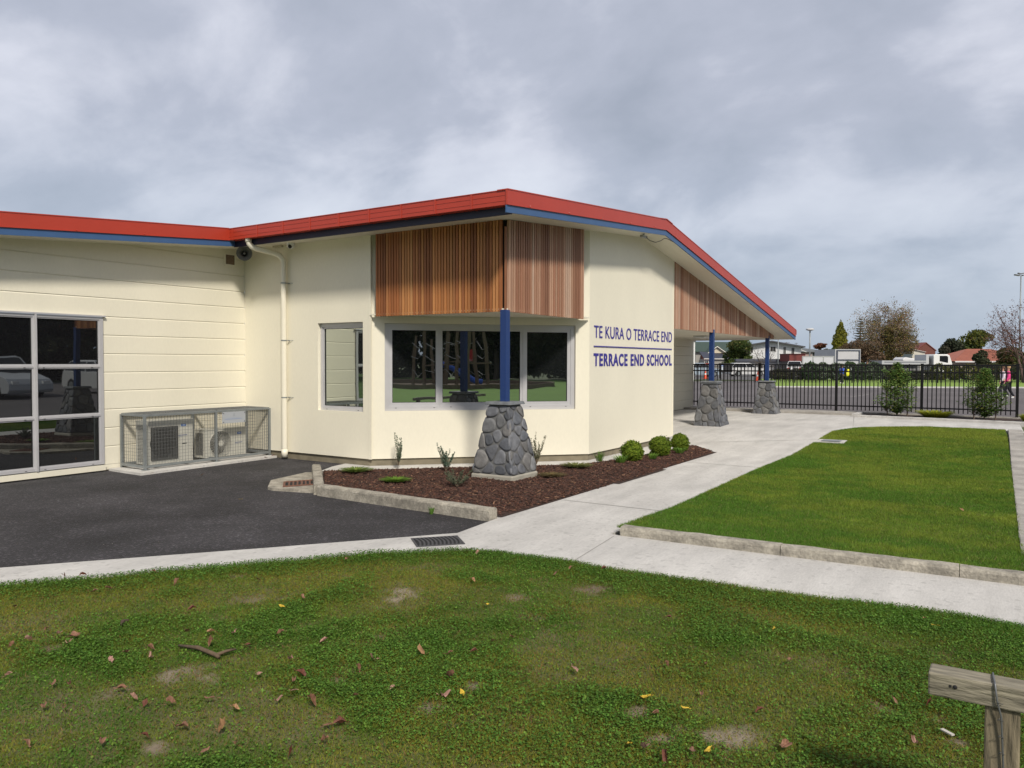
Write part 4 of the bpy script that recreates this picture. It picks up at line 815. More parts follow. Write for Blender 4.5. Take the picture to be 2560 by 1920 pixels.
def leaf(px, py, kind, size=1.0, label=None, s=0, dz=.012):
    p = gp(px, py); o = bpy.data.objects.new('fallen_leaf', protos[(kind, s % 4)][0]); col.objects.link(o)
    d = .028 if (p.x < -3.4 or (p.x > -2.3 and p.y < -2.7)) else dz
    if -2.3 < p.x < 11 and p.y < -2.7: d += float(h2(np.array([p.x]))[0])
    o.location = (p.x, p.y, gh(p.x)+d); o.rotation_euler = (random.uniform(-.45, .45), random.uniform(-.45, .45), random.uniform(0, 6.28)); o.scale = (size,)*3
    tag(o, label or LL[kind], 'leaf', LL[kind].replace(' lying', 's lying').replace('leafs', 'leaves') if not label else None)
Z8 = [(60, 515, 'brown'), (110, 650, 'pink'), (185, 606, 'brown'), (230, 628, 'pink'), (275, 640, 'pink'), (300, 634, 'brown'), (270, 662, 'pink'), (45, 678, 'brown'), (440, 728, 'pink'), (495, 703, 'brown'), (595, 720, 'pink'), (598, 688, 'brown'), (740, 615, 'brown'), (830, 620, 'tan'), (925, 622, 'pink'), (830, 665, 'brown'), (980, 672, 'red'), (1150, 728, 'pink'), (1105, 626, 'brown'), (1275, 658, 'pink'), (1555, 600, 'brown'), (1775, 705, 'brown'), (1870, 697, 'red'), (1665, 708, 'tan'), (1945, 655, 'tan'), (2020, 640, 'brown'), (1475, 728, 'pink'), (1415, 770, 'brown'), (1025, 788, 'pink'), (1190, 790, 'red'), (1160, 815, 'brown'), (280, 830, 'brown'), (215, 823, 'brown'), (35, 792, 'pink'), (475, 847, 'brown'), (530, 888, 'pink'), (575, 905, 'red'), (175, 920, 'brown'), (250, 925, 'brown'), (680, 907, 'brown'), (830, 885, 'brown'), (932, 925, 'tan'), (1095, 895, 'pink'), (1235, 902, 'brown'), (1550, 842, 'pink'), (1405, 875, 'brown'), (1755, 878, 'pink'), (1775, 800, 'brown'), (1165, 855, 'pink'), (715, 1000, 'brown'), (570, 1035, 'red'), (880, 1010, 'tan'), (255, 1042, 'brown'), (400, 1062, 'brown'), (105, 1070, 'brown'), (935, 1068, 'tan'), (812, 1095, 'brown'), (1345, 988, 'red'), (1280, 1055, 'brown'), (1145, 1112, 'red'), (1295, 992, 'brown'), (370, 456, 'brown'), (330, 390, 'red'), (258, 396, 'brown'), (95, 415, 'brown'), (430, 445, 'brown'), (1370, 328, 'brown'), (1885, 302, 'pink'), (2195, 383, 'brown'), (1868, 412, 'tan'), (755, 528, 'red'), (695, 425, 'brown'), (1020, 408, 'brown'), (1195, 478, 'brown'), (610, 378, 'brown')]
for i, (a_, b_, k) in enumerate(Z8): leaf(a_*.6329, 1200+b_*.6329, k, random.uniform(.75, 1.3), s=i)
Z7 = [(65, 1240, 'pink', 1.3), (1040, 1198, 'brown', 1.0), (905, 1425, 'red', .9), (480, 1220, 'brown', .7), (655, 1212, 'red', .8), (490, 1000, 'red', .7), (640, 1355, 'brown', .9), (425, 1443, 'brown', .7), (595, 1612, 'brown', 1.3), (1010, 1590, 'brown', 1.3), (480, 1645, 'red', 1.2), (375, 1600, 'pink', 1.1), (710, 860, 'brown', .9), (1645, 1005, 'tan', .6), (1600, 1575, 'pink', 1.0), (1660, 1395, 'red', .8), (1510, 1385, 'brown', .9), (200, 775, 'red', .9), (45, 775, 'brown', .8)]
for i, (a_, b_, k, s_) in enumerate(Z7): leaf(1400+a_*.5545, 1000+b_*.5545, k, s_, s=i)
for (a_, b_, s_, lb) in [(603, 1251, .9, 'small yellow leaf lying alone on the dark asphalt'), (1216, 1522, 1.1, 'yellow leaf on the lawn below the concrete path bend'), (1156, 1747, 1.0, 'upright yellow leaf by a bare soil patch in the lawn'), (704, 1526, .9, 'yellow leaf near the middle of the upper front lawn'), (1615, 1757, 1.1, 'yellow leaf beside the pale dead leaf in the lower lawn'), (1710, 1785, .9, 'pale yellow leaf above the large bare patch'), (1935, 1583, .8, 'yellow leaf just below the paved path edge'), (2335, 1575, 1.0, 'yellow leaf above the timber barrier'), (1575, 1878, 1.3, 'bright yellow leaf near the bottom edge of the lawn'), (1770, 1895, 1.2, 'orange yellow leaf at the very bottom of the lawn')]: leaf(a_, b_, 'yellow', s_, lb)
for (a_, b_, k, lb) in [(379, 1187, 'brown', 'brown leaf on the asphalt in front of the cage corner'), (505, 1191, 'brown', 'brown curled leaf on the asphalt in front of the middle cage post'), (2405, 1284, 'tan', 'large tan leaf lying on the side lawn'), (1853, 1182, 'tan', 'tan leaf lying on the grey path beside the side lawn'), (2505, 1232, 'yellow', 'small yellow leaf near the right edge of the side lawn'), (1730, 1143, 'tan', 'tan leaf lying on the bark at the bed tip')]: leaf(a_, b_, k, 1.2, lb, dz=.02 if a_ != 1730 else .08)
for i, (a_, b_) in enumerate([(668, 1143), (676, 1141), (684, 1144), (692, 1142), (700, 1143), (664, 1148)]): leaf(a_, b_, 'red', 1.4, None, s=i)
# stick
p0 = gp(447, 1622); p1 = gp(540, 1650); p2 = gp(590, 1634)
t = thing('fallen_stick', 'broken grey brown stick with a side branch lying on the lawn', 'stick', (p1.x, p1.y, .02)); mb = MB()
q = lambda p, z: (p.x-p1.x, p.y-p1.y, z); mid = p0.lerp(p1, .5)
mb.tube([q(p0, .0), (mid.x-p1.x+.01, mid.y-p1.y, .014), q(p1, .008), q(p1+(p1-p0)*.08, 0)], [.006, .012, .012, .009], 7); mb.tube([q(p1, .008), q(p1.lerp(p2, .5), .012), q(p2, .006)], [.010, .009, .005], 7); mb.build('branch', mat('stick_bark', (.11, .075, .045), .85, .25, 40), t, smooth=True)
p0 = gp(310, 1565)
t = thing('bark_piece', 'short dark piece of bark lying alone on the upper lawn', 'bark', (p0.x, p0.y, .02), .6); mb = MB(); mb.tube([(-.04, 0, 0), (0, .008, .01), (.045, -.006, .002)], [.006, .012, .006], 7); mb.build('bark', mat('dark_bark', (.07, .045, .03), .9, .3, 40), t)
p0 = gp(2368, 1843)
t = thing('wood_chip', 'pale flat wood chip lying by the timber barrier', 'wood chip', (p0.x, p0.y, .02), .9); mb = MB(); mb.box(-.03, .03, -.009, .009, 0, .006); mb.build('chip', mat('pale_chip', (.48, .45, .40), .7), t)
# ------------------------------------------------------------------ small plants
def sprigs(name, label, cat, x, y, z, h, spread, n_, seed, lc, sc_=(.20, .15, .10), group=None, leafn=62, lsz=.013, up_=.85):
    rr = random.Random(seed); t = thing(name, label, cat, (x, y, z), 0, group); st = MB(); lv = MB()
    for i in range(n_):
        a = rr.uniform(0, 6.28); sp = rr.uniform(.15, 1)*spread; hh = h*rr.uniform(.55, 1); p = Vector((0, 0, 0)); pts = [p]
        for k in range(1, 7): f = k/6; pts.append(Vector((math.cos(a)*sp*f**up_+rr.uniform(-.01, .01), math.sin(a)*sp*f**up_+rr.uniform(-.01, .01), hh*f)))
        st.tube(pts, [.0045*(1-.13*k) for k in range(7)], 5)
        for k in range(leafn):
            f = rr.uniform(.18, 1)*5.99; i0 = int(f); b_ = pts[i0].lerp(pts[i0+1], f-i0); aa = rr.uniform(0, 6.28); L_ = rr.uniform(.012, .05)*(1-f/8); e_ = b_+Vector((math.cos(aa)*L_, math.sin(aa)*L_, L_*.9))
            if rr.random() < .5: st.tube([b_, e_], .0014, 3, cap=False)
            for m_ in range(2):
                c_ = b_.lerp(e_, rr.uniform(.3, 1)); d1 = Vector((rr.gauss(0, 1), rr.gauss(0, 1), rr.gauss(0, 1))).normalized()*lsz*rr.uniform(.6, 1.3); d2 = d1.orthogonal().normalized()*lsz*.4; g = rr.uniform(.7, 1.3)
                lv.quad(c_-d1, c_-d2, c_+d1, c_+d2, tuple(v_*g for v_ in lc))
    st.build('stem', mat('twig', (.16, .12, .08), .8), t); lv.build('foliage', m_leaf, t); return t
GL = (.13, .18, .12)
sprigs('twiggy_shrub', 'thin twiggy grey green shrub at the wall corner, left of the stone pillar', 'shrub', .02, 2.08-.12, .06, .50, .22, 9, 1, GL)
sprigs('twiggy_shrub', 'bushy grey green shrub just behind the left side of the stone pillar', 'shrub', -.02, 1.02, .06, .42, .17, 14, 2, (.11, .17, .12))
sprigs('twiggy_shrub', 'low sprawling grey shrub in the bark in front of the stone pillar', 'shrub', -1.08, .02, .06, .22, .25, 13, 3, (.12, .14, .09))
sprigs('twiggy_shrub', 'thin reddish twiggy shrub standing right of the stone pillar', 'shrub', 1.32, .28, .06, .52, .20, 10, 4, (.16, .17, .10))
def tuft(name, label, x, y, z, r, h, n_, seed, c1, c2, blade=.006, flat=.6, cat='plant', group=None):
    rr = random.Random(seed); t = thing(name, label, cat, (x, y, z), 0, group); mb = MB()
    for i in range(n_):
        a = rr.uniform(0, 6.28); d = r*math.sqrt(rr.random()); b_ = Vector((math.cos(a)*d*.5, math.sin(a)*d*.5, 0)); e_ = Vector((math.cos(a)*d*(1+.5*flat), math.sin(a)*d*(1+.5*flat), h*rr.uniform(.5, 1))); s_ = Vector((-math.sin(a), math.cos(a), 0))*blade*rr.uniform(.6, 1.2); m_ = b_.lerp(e_, .55)+Vector((0, 0, h*.18)); k = rr.random(); g = rr.uniform(.7, 1.25); c = tuple((p*k+q_*(1-k))*g for p, q_ in zip(c1, c2))
        mb.quad(b_-s_*.6, b_+s_*.6, m_+s_, m_-s_, c); mb.add([m_-s_, m_+s_, e_], [(0, 1, 2)], c)
    mb.build('blades', m_leaf, t); return t
YG = (.24, .30, .04); DG = (.09, .17, .03)
tuft('groundcover_plant', 'flat yellow green creeping plant at the left end of the garden bed', -.85, 2.0, .07, .20, .05, 500, 1, (.22, .27, .06), DG, .006, 1)
tuft('groundcover_plant', 'flat bright green creeping plant in the bark near the kerb', -1.25, .90, .07, .17, .05, 450, 2, (.20, .33, .04), DG, .006, 1)
tuft('groundcover_plant', 'flat olive creeping plant in the bark right of the stone pillar', 1.35, -.40, .07, .20, .05, 450, 3, (.20, .24, .06), (.14, .13, .06), .006, 1)
tuft('groundcover_plant', 'brownish creeping plant at the right foot of the stone pillar', .35, -.55, .07, .17, .03, 350, 7, (.20, .13, .06), (.13, .12, .05), .006, 1)
tuft('flax_tuft', 'small grassy green tuft by the wall, left of the round shrubs', 2.22, -.36, .06, .10, .17, 70, 4, (.16, .27, .06), DG, .005, .5)
tuft('flax_tuft', 'green grassy tuft in the bark just left of the first round shrub', 2.25, -.72, .06, .13, .13, 90, 5, (.18, .33, .05), DG, .006, .8)
tuft('flax_tuft', 'green tuft between the first and second round shrubs', 3.0, -.95, .06, .11, .10, 70, 6, (.20, .34, .05), DG, .006, .8)
tuft('flax_tuft', 'green tuft in front of the third round shrub', 3.95, -1.05, .07, .12, .11, 90, 8, (.18, .33, .05), DG, .006, .8)
tuft('flax_tuft', 'spiky green tuft right of the third round shrub at the bed tip', 4.75, -.72, .07, .13, .20, 60, 9, (.15, .27, .06), DG, .006, .6)
tuft('flax_tuft', 'small weed growing at the foot of the kerb facing the asphalt', -2.44, -.65, 0, .05, .09, 30, 10, (.12, .25, .04), DG, .004, .5)
tuft('groundcover_plant', 'low golden green mound in the bed under the black fence', 14.2, -4.22, .21, .45, .20, 900, 11, (.42, .40, .04), (.20, .27, .04), .012, .6)
tuft('groundcover_plant', 'golden green plant at the right end of the fence bed', 13.9, -6.25, .21, .2, .2, 300, 12, (.42, .40, .04), (.20, .27, .04), .012, .6)
def ballshrub(label, x, y, z, r, seed):
    g = np.random.RandomState(seed); n_ = 11000; t = thing('round_shrub', label, 'shrub', (x, y, z), 0, 'clipped round shrubs in the garden bed')
    d = g.normal(size=(n_, 3)); d /= np.linalg.norm(d, axis=1)[:, None]; rad = r*(1-np.abs(g.normal(0, .16, n_)))*(1+.42*(fbm(d[:, 0]*2+5, d[:, 1]*2+d[:, 2]*3+5, 2.2, seed)-.4)*2)
    P = d*rad[:, None]; P[:, 2] = P[:, 2]*.98+r*.95; u = g.normal(size=(n_, 3)); u /= np.linalg.norm(u, axis=1)[:, None]; w_ = np.cross(u, d); w_ /= np.linalg.norm(w_, axis=1)[:, None]+1e-6; s_ = g.uniform(.008, .016, n_)[:, None]
    V = np.stack([P-u*s_, P-w_*s_*.6, P+u*s_, P+w_*s_*.6], 1); k = g.rand(n_, 1); c = (np.array([.08, .16, .018])*(1-k)+np.array([.27, .34, .035])*k)*(.85+.15*seed if seed < 2 else .85)
    npmesh('foliage', V.reshape(-1, 3), np.arange(4*n_).reshape(n_, 4), np.repeat(c*g.uniform(.7, 1.25, (n_, 1)), 4, 0), m_leaf, t)
    mb = MB(); mb.tube([(0, 0, -.02), (0, 0, r*.6)], .012, 6)
    for i in range(9): a = i*.7; mb.tube([(0, 0, r*.4), (math.cos(a)*r*.6, math.sin(a)*r*.6, r*(.6+.12*(i % 4)))], .005, 4)
    mb.build('stem', m_bark, t)
ballshrub('yellow green clipped round shrub, nearest and leftmost of the three', 2.60, -.76, .06, .155, 1)
ballshrub('darker green clipped round shrub, middle one of the three', 3.48, -.88, .06, .165, 2)
ballshrub('green clipped round shrub near the tip of the bed, farthest of the three', 4.38, -.90, .06, .145, 3)
# bushes along the near fence
def fence_bush(label, x, y, z, h, wd, seed):
    g = np.random.RandomState(seed); rr = random.Random(seed); t = thing('leafy_bush', label, 'bush', (x, y, z), 0, 'young leafy bushes along the black fence'); st = MB(); P = []
    for (ox_, oy_) in ((0, 0), (-.1, .22), (.05, -.24)):
        st.tube([(ox_, oy_, -.02), (ox_*1.1, oy_*1.1, h*.35), (ox_*.8, oy_*.8, h*.8)], [.018, .013, .006], 6)
        for i in range(26):
            z0_ = rr.uniform(.08, .85)*h; a = rr.uniform(0, 6.28); f = z0_/h; L_ = wd*.42*(1-max(0, f-.3)**1.0)*rr.uniform(.4, 1)*min(1, .45+f*1.8); b_ = Vector((ox_*1.05, oy_*1.05, z0_)); e_ = b_+Vector((math.cos(a)*L_*.8, math.sin(a)*L_, L_*.7))
            if e_.z > h: e_.z = h
            st.tube([b_, b_.lerp(e_, .5)+Vector((0, 0, -.01)), e_], [.005, .004, .002], 4, cap=False)
            P += [b_.lerp(e_, rr.uniform(.3, 1.08)) for _ in range(22)]
    def prof(f): return np.clip((f-.07)/.22, 0, 1)**.7*np.clip(1-np.maximum(f-.30, 0)/.72, .06, 1)**.85
    m_ = 3700; f = .08+.92*g.rand(m_)**1.15; a0 = g.uniform(0, 6.28, m_); lump = .62+.75*vn(a0*1.6+3, f*7+3, 1, seed); rad = prof(f)*wd*.5*lump*g.rand(m_)**.45; EX = np.stack([np.cos(a0)*rad*.85, np.sin(a0)*rad*1.05, f*h*1.02], 1)
    P = np.array([tuple(p) for p in P]); P = P[P[:, 2] < h*.9]; P = np.vstack([P, EX]); n_ = len(P); P += g.normal(0, .02, P.shape); a = g.uniform(0, 6.28, n_); u = np.stack([np.cos(a), np.sin(a), g.uniform(-.5, .6, n_)], 1); u /= np.linalg.norm(u, axis=1)[:, None]
    w_ = np.stack([-np.sin(a), np.cos(a), g.normal(0, .4, n_)], 1); s_ = g.uniform(.045, .08, n_)[:, None]; V = np.stack([P, P+u*s_*.5+w_*s_*.24, P+u*s_*1.1, P+u*s_*.5-w_*s_*.24], 1)
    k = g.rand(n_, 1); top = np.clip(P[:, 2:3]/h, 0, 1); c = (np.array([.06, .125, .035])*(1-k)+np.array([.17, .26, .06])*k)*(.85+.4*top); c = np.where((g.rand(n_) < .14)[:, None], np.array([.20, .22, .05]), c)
    npmesh('foliage', V.reshape(-1, 3), np.arange(4*n_).reshape(n_, 4), np.repeat(c*g.uniform(.75, 1.25, (n_, 1)), 4, 0), m_leaf, t); st.build('stem', m_bark, t)
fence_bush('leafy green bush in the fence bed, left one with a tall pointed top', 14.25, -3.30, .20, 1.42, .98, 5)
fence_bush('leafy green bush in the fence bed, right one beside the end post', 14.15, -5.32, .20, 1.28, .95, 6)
# ------------------------------------------------------------------ fences
def fence_run(name, label, A, Bp, npan, z, ht, group=None, pk=.107, pw=.0125, posts=True, cap=True):
    A = Vector(A); Bp = Vector(Bp); d = Bp-A; L_ = d.length; t = thing(name, label, 'fence', (A.x, A.y, z), math.atan2(d.y, d.x), group); pl = L_/npan
    for i in range(npan+1):
        mb = MB(); x = i*pl; mb.box(x-.034, x+.034, -.034, .034, -.12, ht+.005); 
        if cap: mb.box(x-.04, x+.04, -.04, .04, ht+.005, ht+.022)
        mb.build('post', m_black, t)
    for i in range(npan):
        mb = MB(); a, b = i*pl+.034, (i+1)*pl-.034
        for zr in (ht-.045, ht-.235, .145): mb.box(a, b, -.018, .018, zr, zr+.036)
        k = int(round((b-a)/pk))
        for j in range(1, k): x = a+(b-a)*j/k; mb.box(x-pw, x+pw, -.011, .011, .04, ht-.045)
        mb.build('panel', m_black, t)
    return t
fence_run('picket_fence', 'tall black metal picket fence behind the stone pillars and leafy bushes', (15.0, 2.77, 0), (15.0, -6.02, 0), 4, .25, 1.36)
# the far fence across the playground
fa = gp(1700, 956.5); fb_ = gp(2700, 958.5); fa.z = fb_.z = 0
fence_run('picket_fence', 'distant black picket fence along the street side of the playground', fa, fb_, 14, gh(60)-.01, 1.45, pk=.15, pw=.012)
strip = [tuple(gp(a, b)[:2]) for a, b in ((1935, 967.5), (2700, 970), (2700, 948), (1900, 947.5))]
sheet('grass_verge', strip, .01, mat('verge_grass', (.19, .29, .04), .95, .15, 1, .6, 20, fine=.2, fscale=6))
mb = MB(); q = [gp(a, b) for a, b in ((1935, 968.6), (2700, 971.5), (2700, 970), (1935, 967.5))]; mb.prism([(p.x, p.y, gh(p.x)) for p in q], (0, 0, .06)); tag(mb.build('verge_kerb', m_conc), kind='structure')
road = [(75, -60), (100, -60), (90, 60), (60, 60)]
sheet('street', [(70, -40), (130, -40), (118, 60), (58, 60), (62, 12), (68, -8)], -.01, mat('street_asphalt', (.12, .115, .115), .9, .1, .2, fine=.1, fscale=10))
mb = MB()
for a, b in (((2125, 993), (2180, 985)), ((1800, 1000), (1900, 993)), ((1760, 985), (1830, 978))):
    p, q_ = gp(*a), gp(*b); d = (q_-p).normalized(); s = Vector((-d.y, d.x, 0))*.04; mb.quad(*[(v.x, v.y, gh(v.x)+.0085) for v in (p-s, q_-s, q_+s, p+s)])
tag(mb.build('court_marking', mat('worn_line', (.26, .24, .23), .9)), kind='structure')
#@@FAR@@
# ------------------------------------------------------------------ far side: helpers
RZ = math.atan2(RT0.y, RT0.x)
def spot(D, px): p = at(D, px, 905); return p.x, p.y
def zat(D, px, py): return at(D, px, py).z
def leafcloud(g, lobes, n_, size, pal, jit=.12, shell=.55):
    """leaf quads spread through ellipsoid lobes (cx,cy,cz,rx,ry,rz)"""
    lb = np.array(lobes, float); wgt = lb[:, 3]*lb[:, 5]; i = g.choice(len(lb), n_, p=wgt/wgt.sum()); d = g.normal(size=(n_, 3)); d /= np.linalg.norm(d, axis=1)[:, None]
    r = shell+(1-shell)*g.rand(n_)**.5; nz_ = 1+jit*3*(vn(d[:, 0]*2+i*3.1+9, d[:, 1]*2+d[:, 2]*2.7+9, 2.3, 3)-.5)
    P = lb[i, :3]+d*lb[i, 3:]*(r*nz_)[:, None]; u = g.normal(size=(n_, 3)); u /= np.linalg.norm(u, axis=1)[:, None]; w_ = np.cross(u, g.normal(size=(n_, 3))); w_ /= np.linalg.norm(w_, axis=1)[:, None]+1e-6
    s_ = (size*g.uniform(.6, 1.4, n_))[:, None]; V = np.stack([P-u*s_, P-w_*s_*.5, P+u*s_, P+w_*s_*.5], 1); pal = np.array(pal); lob = g.randint(0, len(pal), len(lb)); mixl = np.where(g.rand(n_) < .5, lob[i], g.randint(0, len(pal), n_)); C_ = pal[mixl]*g.uniform(.7, 1.3, (n_, 1)); return V, C_
def put_leaves(name, V, C_, parent, m=None):
    n_ = len(V); return npmesh(name, V.reshape(-1, 3), np.arange(4*n_).reshape(n_, 4), np.repeat(C_, 4, 0), m or m_leaf, parent)
def grow(rr, mb, p, d, L_, r, lev, tips, spread=.6, droop=0.0, nb=3, k=4, tw=.72):
    n_ = 4; pts = [p]; q = p; dd = d.copy()
    for i in range(n_):
        dd = (dd+Vector((rr.uniform(-1, 1), rr.uniform(-1, 1), rr.uniform(-1, 1)))*.14+Vector((0, 0, -droop*(1 if lev < 2 else .2)))).normalized(); q = q+dd*L_/n_; pts.append(q)
    mb.tube(pts, [r*(1-.55*i/n_) for i in range(n_+1)], 6 if lev > 2 else k, cap=False)
    if lev <= 0: tips.append((pts[2], pts[4])); return
    for j in range(nb):
        f = rr.uniform(.35, 1); i0 = min(n_-1, int(f*n_)); b_ = pts[i0].lerp(pts[i0+1], f*n_-i0); a = rr.uniform(0, 6.28); o_ = dd.orthogonal().normalized(); o_ = (Matrix.Rotation(a, 3, dd) @ o_)
        grow(rr, mb, b_, (dd*(1-spread*.5)+o_*spread).normalized(), L_*tw*rr.uniform(.7, 1.1), r*.5, lev-1, tips, spread, droop, nb, k, tw)
    grow(rr, mb, pts[-1], dd, L_*tw, r*.45, lev-1, tips, spread, droop, nb, k, tw)
def twigleaves(g, tips, per, size, pal, sp=.25):
    T = np.array([[tuple(a), tuple(b)] for a, b in tips]); i = g.randint(0, len(T), per*len(T)); f = g.rand(len(i), 1); P = T[i, 0]*(1-f)+T[i, 1]*f+g.normal(0, sp, (len(i), 3)); n_ = len(P)
    u = g.normal(size=(n_, 3)); u[:, 2] -= .5; u /= np.linalg.norm(u, axis=1)[:, None]; w_ = np.cross(u, g.normal(size=(n_, 3))); w_ /= np.linalg.norm(w_, axis=1)[:, None]+1e-6; s_ = (size*g.uniform(.6, 1.4, n_))[:, None]
    pal = np.array(pal); return np.stack([P-u*s_, P-w_*s_*.45, P+u*s_, P+w_*s_*.45], 1), pal[g.randint(0, len(pal), n_)]*g.uniform(.7, 1.3, (n_, 1))
# ---- trees in view
def lobetree(name, label, D, pxl, pxr, pyt, pyb, pal, seed, n_=7000, size=.16, lobes=14, depth=None, group=None, trunk=True):
    g = np.random.RandomState(seed); px = (pxl+pxr)/2; x, y = spot(D, px); W = (pxr-pxl)*D/F_PX/2; zt = zat(D, px, pyt); zb = max(.3, zat(D, px, pyb)); H_ = zt-zb; t = thing(name, label, 'tree', (x, y, .05), RZ, group)
    lb = []
    for i in range(lobes):
        f = (i+.5)/lobes; a = g.uniform(0, 6.28); rr_ = math.sqrt(g.rand())*.62; zc = zb+H_*(.15+.68*g.rand()); k = math.sqrt(max(.1, 1-((zc-zb-H_*.42)/(H_*.62))**2)); lb.append((math.cos(a)*rr_*W*k, math.sin(a)*rr_*W*k, zc-.05, W*g.uniform(.3, .5), W*g.uniform(.3, .5), H_*g.uniform(.14, .24)))
    lb.append((0, 0, zt-H_*.2-.05, W*.35, W*.35, H_*.2)); V, C_ = leafcloud(g, lb, n_, size, pal); put_leaves('crown', V, C_, t)
    if trunk:
        mb = MB(); mb.tube([(0, 0, 0), (.05, 0, zb*.6), (0, .05, zb+H_*.4)], [W*.07+.08, W*.05+.06, .04], 7)
        for i in range(6): l_ = lb[i]; mb.tube([(0, 0, zb*.7), (l_[0]*.5, l_[1]*.5, (zb+l_[2])*.5), l_[:3]], [.08, .06, .03], 5)
        mb.build('trunk', m_bark, t)
    return t
GR1 = [(.05, .085, .025), (.07, .11, .03), (.09, .125, .035), (.04, .065, .02)]
lobetree('leafy_tree', 'dense olive green tree between the dark roofed house and the white house', 115, 1793, 1893, 846, 925, [(.065, .10, .025), (.095, .13, .03), (.12, .12, .04), (.05, .08, .025)], 1, 9000, .17, 18)
lobetree('leafy_tree', 'wide dark green tree left of the orange tiled roof, with a lighter crown behind', 120, 2340, 2420, 846, 915, [(.035, .05, .03), (.05, .06, .035), (.07, .065, .045)], 2, 7000, .17, 14)
lobetree('leafy_tree', 'round yellow green and dark green tree behind the orange tiled roof', 128, 2386, 2486, 824, 905, [(.10, .12, .03), (.14, .15, .03), (.05, .07, .03), (.07, .10, .03)], 3, 8000, .2, 16)
lobetree('garden_tree', 'dark evergreen shrub between the grey roofed house and the white truck box', 104, 2042, 2092, 872, 915, [(.03, .045, .02), (.045, .06, .03)], 4, 3500, .15, 9)
lobetree('garden_tree', 'dark green and rust coloured tree low behind the fence at the right edge', 75, 2478, 2570, 868, 925, [(.05, .07, .025), (.08, .09, .03), (.14, .07, .04), (.04, .06, .02)], 5, 6500, .13, 14)
lobetree('garden_tree', 'small dark shrub in front of the orange tiled roof', 92, 2432, 2476, 874, 915, [(.045, .06, .03), (.10, .11, .06), (.03, .045, .02)], 6, 2500, .12, 8)
lobetree('garden_tree', 'small tree with russet leaves above the grey tiled roof', 140, 2030, 2068, 858, 872, [(.24, .10, .06), (.18, .08, .05)], 8, 1500, .18, 6)
lobetree('garden_tree', 'bare brownish undergrowth at the foot of the birch', 98, 2085, 2215, 852, 915, [(.17, .11, .07), (.12, .085, .055), (.10, .09, .04), (.20, .13, .08)], 9, 7000, .12, 18)
# columnar golden conifer
x, y = spot(135, 2100); g = np.random.RandomState(31); D = 135; t = thing('golden_conifer', 'tall narrow golden green conifer left of the birch', 'tree', (x, y, .05), RZ); zt = zat(D, 2100, 798); W = 19*D/F_PX; lb = []
for i in range(16): f = i/15; zc = .8+(zt-1.4)*f; w_ = W*(.95 if f < .35 else .95*(1-((f-.35)/.65)**2.4)+.06); lb.append((g.normal(0, W*.06), g.normal(0, W*.06), zc, w_, w_, zt*.07))
V, C_ = leafcloud(g, lb, 9000, .16, [(.20, .20, .03), (.27, .26, .04), (.13, .15, .03)], .05, .8); put_leaves('crown', V, C_, t); mb = MB(); mb.tube([(0, 0, 0), (0, 0, zt*.8)], [.3, .05], 6); mb.build('trunk', m_bark, t)
# layered pine
D = 150; x, y = spot(D, 2150); t = thing('layered_pine', 'symmetrical layered pine with flat whorls of branches behind the birch', 'tree', (x, y, .05), RZ); zt = zat(D, 2150, 797); zb = zat(D, 2150, 880); st = MB(); st.tube([(0, 0, 0), (0, 0, zt)], [.28, .02], 6); V = []; C_ = []; rr = random.Random(4); nl = 13
for i in range(nl):
    f = i/(nl-1); zc = zb+(zt-zb)*(f**.85)*.97; R_ = (22*D/F_PX)*(1-f)**.75+.1
    for j in range(9):
        a = j*.698+i*.3; e_ = Vector((math.cos(a)*R_, math.sin(a)*R_, zc+R_*.16)); b_ = Vector((0, 0, zc)); m_ = b_.lerp(e_, .5)+Vector((0, 0, -R_*.10)); st.tube([b_, m_, e_], [.05, .035, .015], 4, cap=False)
        for k in range(26):
            q = rr.random()*.9+.1; p = (b_.lerp(m_, q*2) if q < .5 else m_.lerp(e_, q*2-1)); s_ = .13+.1*rr.random(); u = Vector((math.cos(a+1.57), math.sin(a+1.57), rr.uniform(-.3, .3)))*s_*1.4*rr.choice((-1, 1)); V.append([p, p+u*.5+Vector((0, 0, .05)), p+u, p+u*.5-Vector((0, 0, .05))]); C_.append([v*rr.uniform(.7, 1.3) for v in (.05, .065, .045)])
st.build('trunk', m_bark, t); put_leaves('crown', np.array([[tuple(q) for q in v] for v in V]), np.array(C_), t)
# birch
def twigtree(name, label, D, px, pyt, width_px, lev, seed, pal, per, size, droop, L0, spread=.55, nb=3, bark=None, sp=.25, r0=.3, lean=0, tw=.72, leafn=True):
    x, y = spot(D, px); t = thing(name, label, 'tree', (x, y, .05), RZ); rr = random.Random(seed); mb = MB(); tips = []; H_ = zat(D, px, pyt)
    for s in range(3): grow(rr, mb, Vector((0, 0, 0)), Vector((rr.uniform(-.35, .35)+lean, rr.uniform(-.3, .3), 1)).normalized(), L0, r0*(1-.25*s), lev, tips, spread, droop, nb, 3, tw)
    V = np.array(mb.v); sx = width_px*D/F_PX/(V[:, 0].max()-V[:, 0].min()); sz = H_/V[:, 2].max(); T = [(Vector((a.x*sx, a.y*sx, a.z*sz)), Vector((b.x*sx, b.y*sx, b.z*sz))) for a, b in tips]; mb.v = [(v[0]*sx, v[1]*sx, v[2]*sz) for v in mb.v]; mb.build('branches', bark or m_bark, t)
    if leafn: V, C_ = twigleaves(np.random.RandomState(seed), T, per, size, pal, sp); put_leaves('crown', V, C_, t)
    return t
m_birch = mat('birch_bark', (.24, .19, .17), .85, .2, 5)
twigtree('birch_tree', 'large wispy birch with thinning brown and olive leaves', 100, 2226, 752, 155, 4, 12, [(.22, .17, .06), (.28, .18, .08), (.17, .17, .05), (.28, .17, .12), (.20, .16, .10)], 11, .09, .07, 3.2, .55, 4, m_birch, .34, .28)
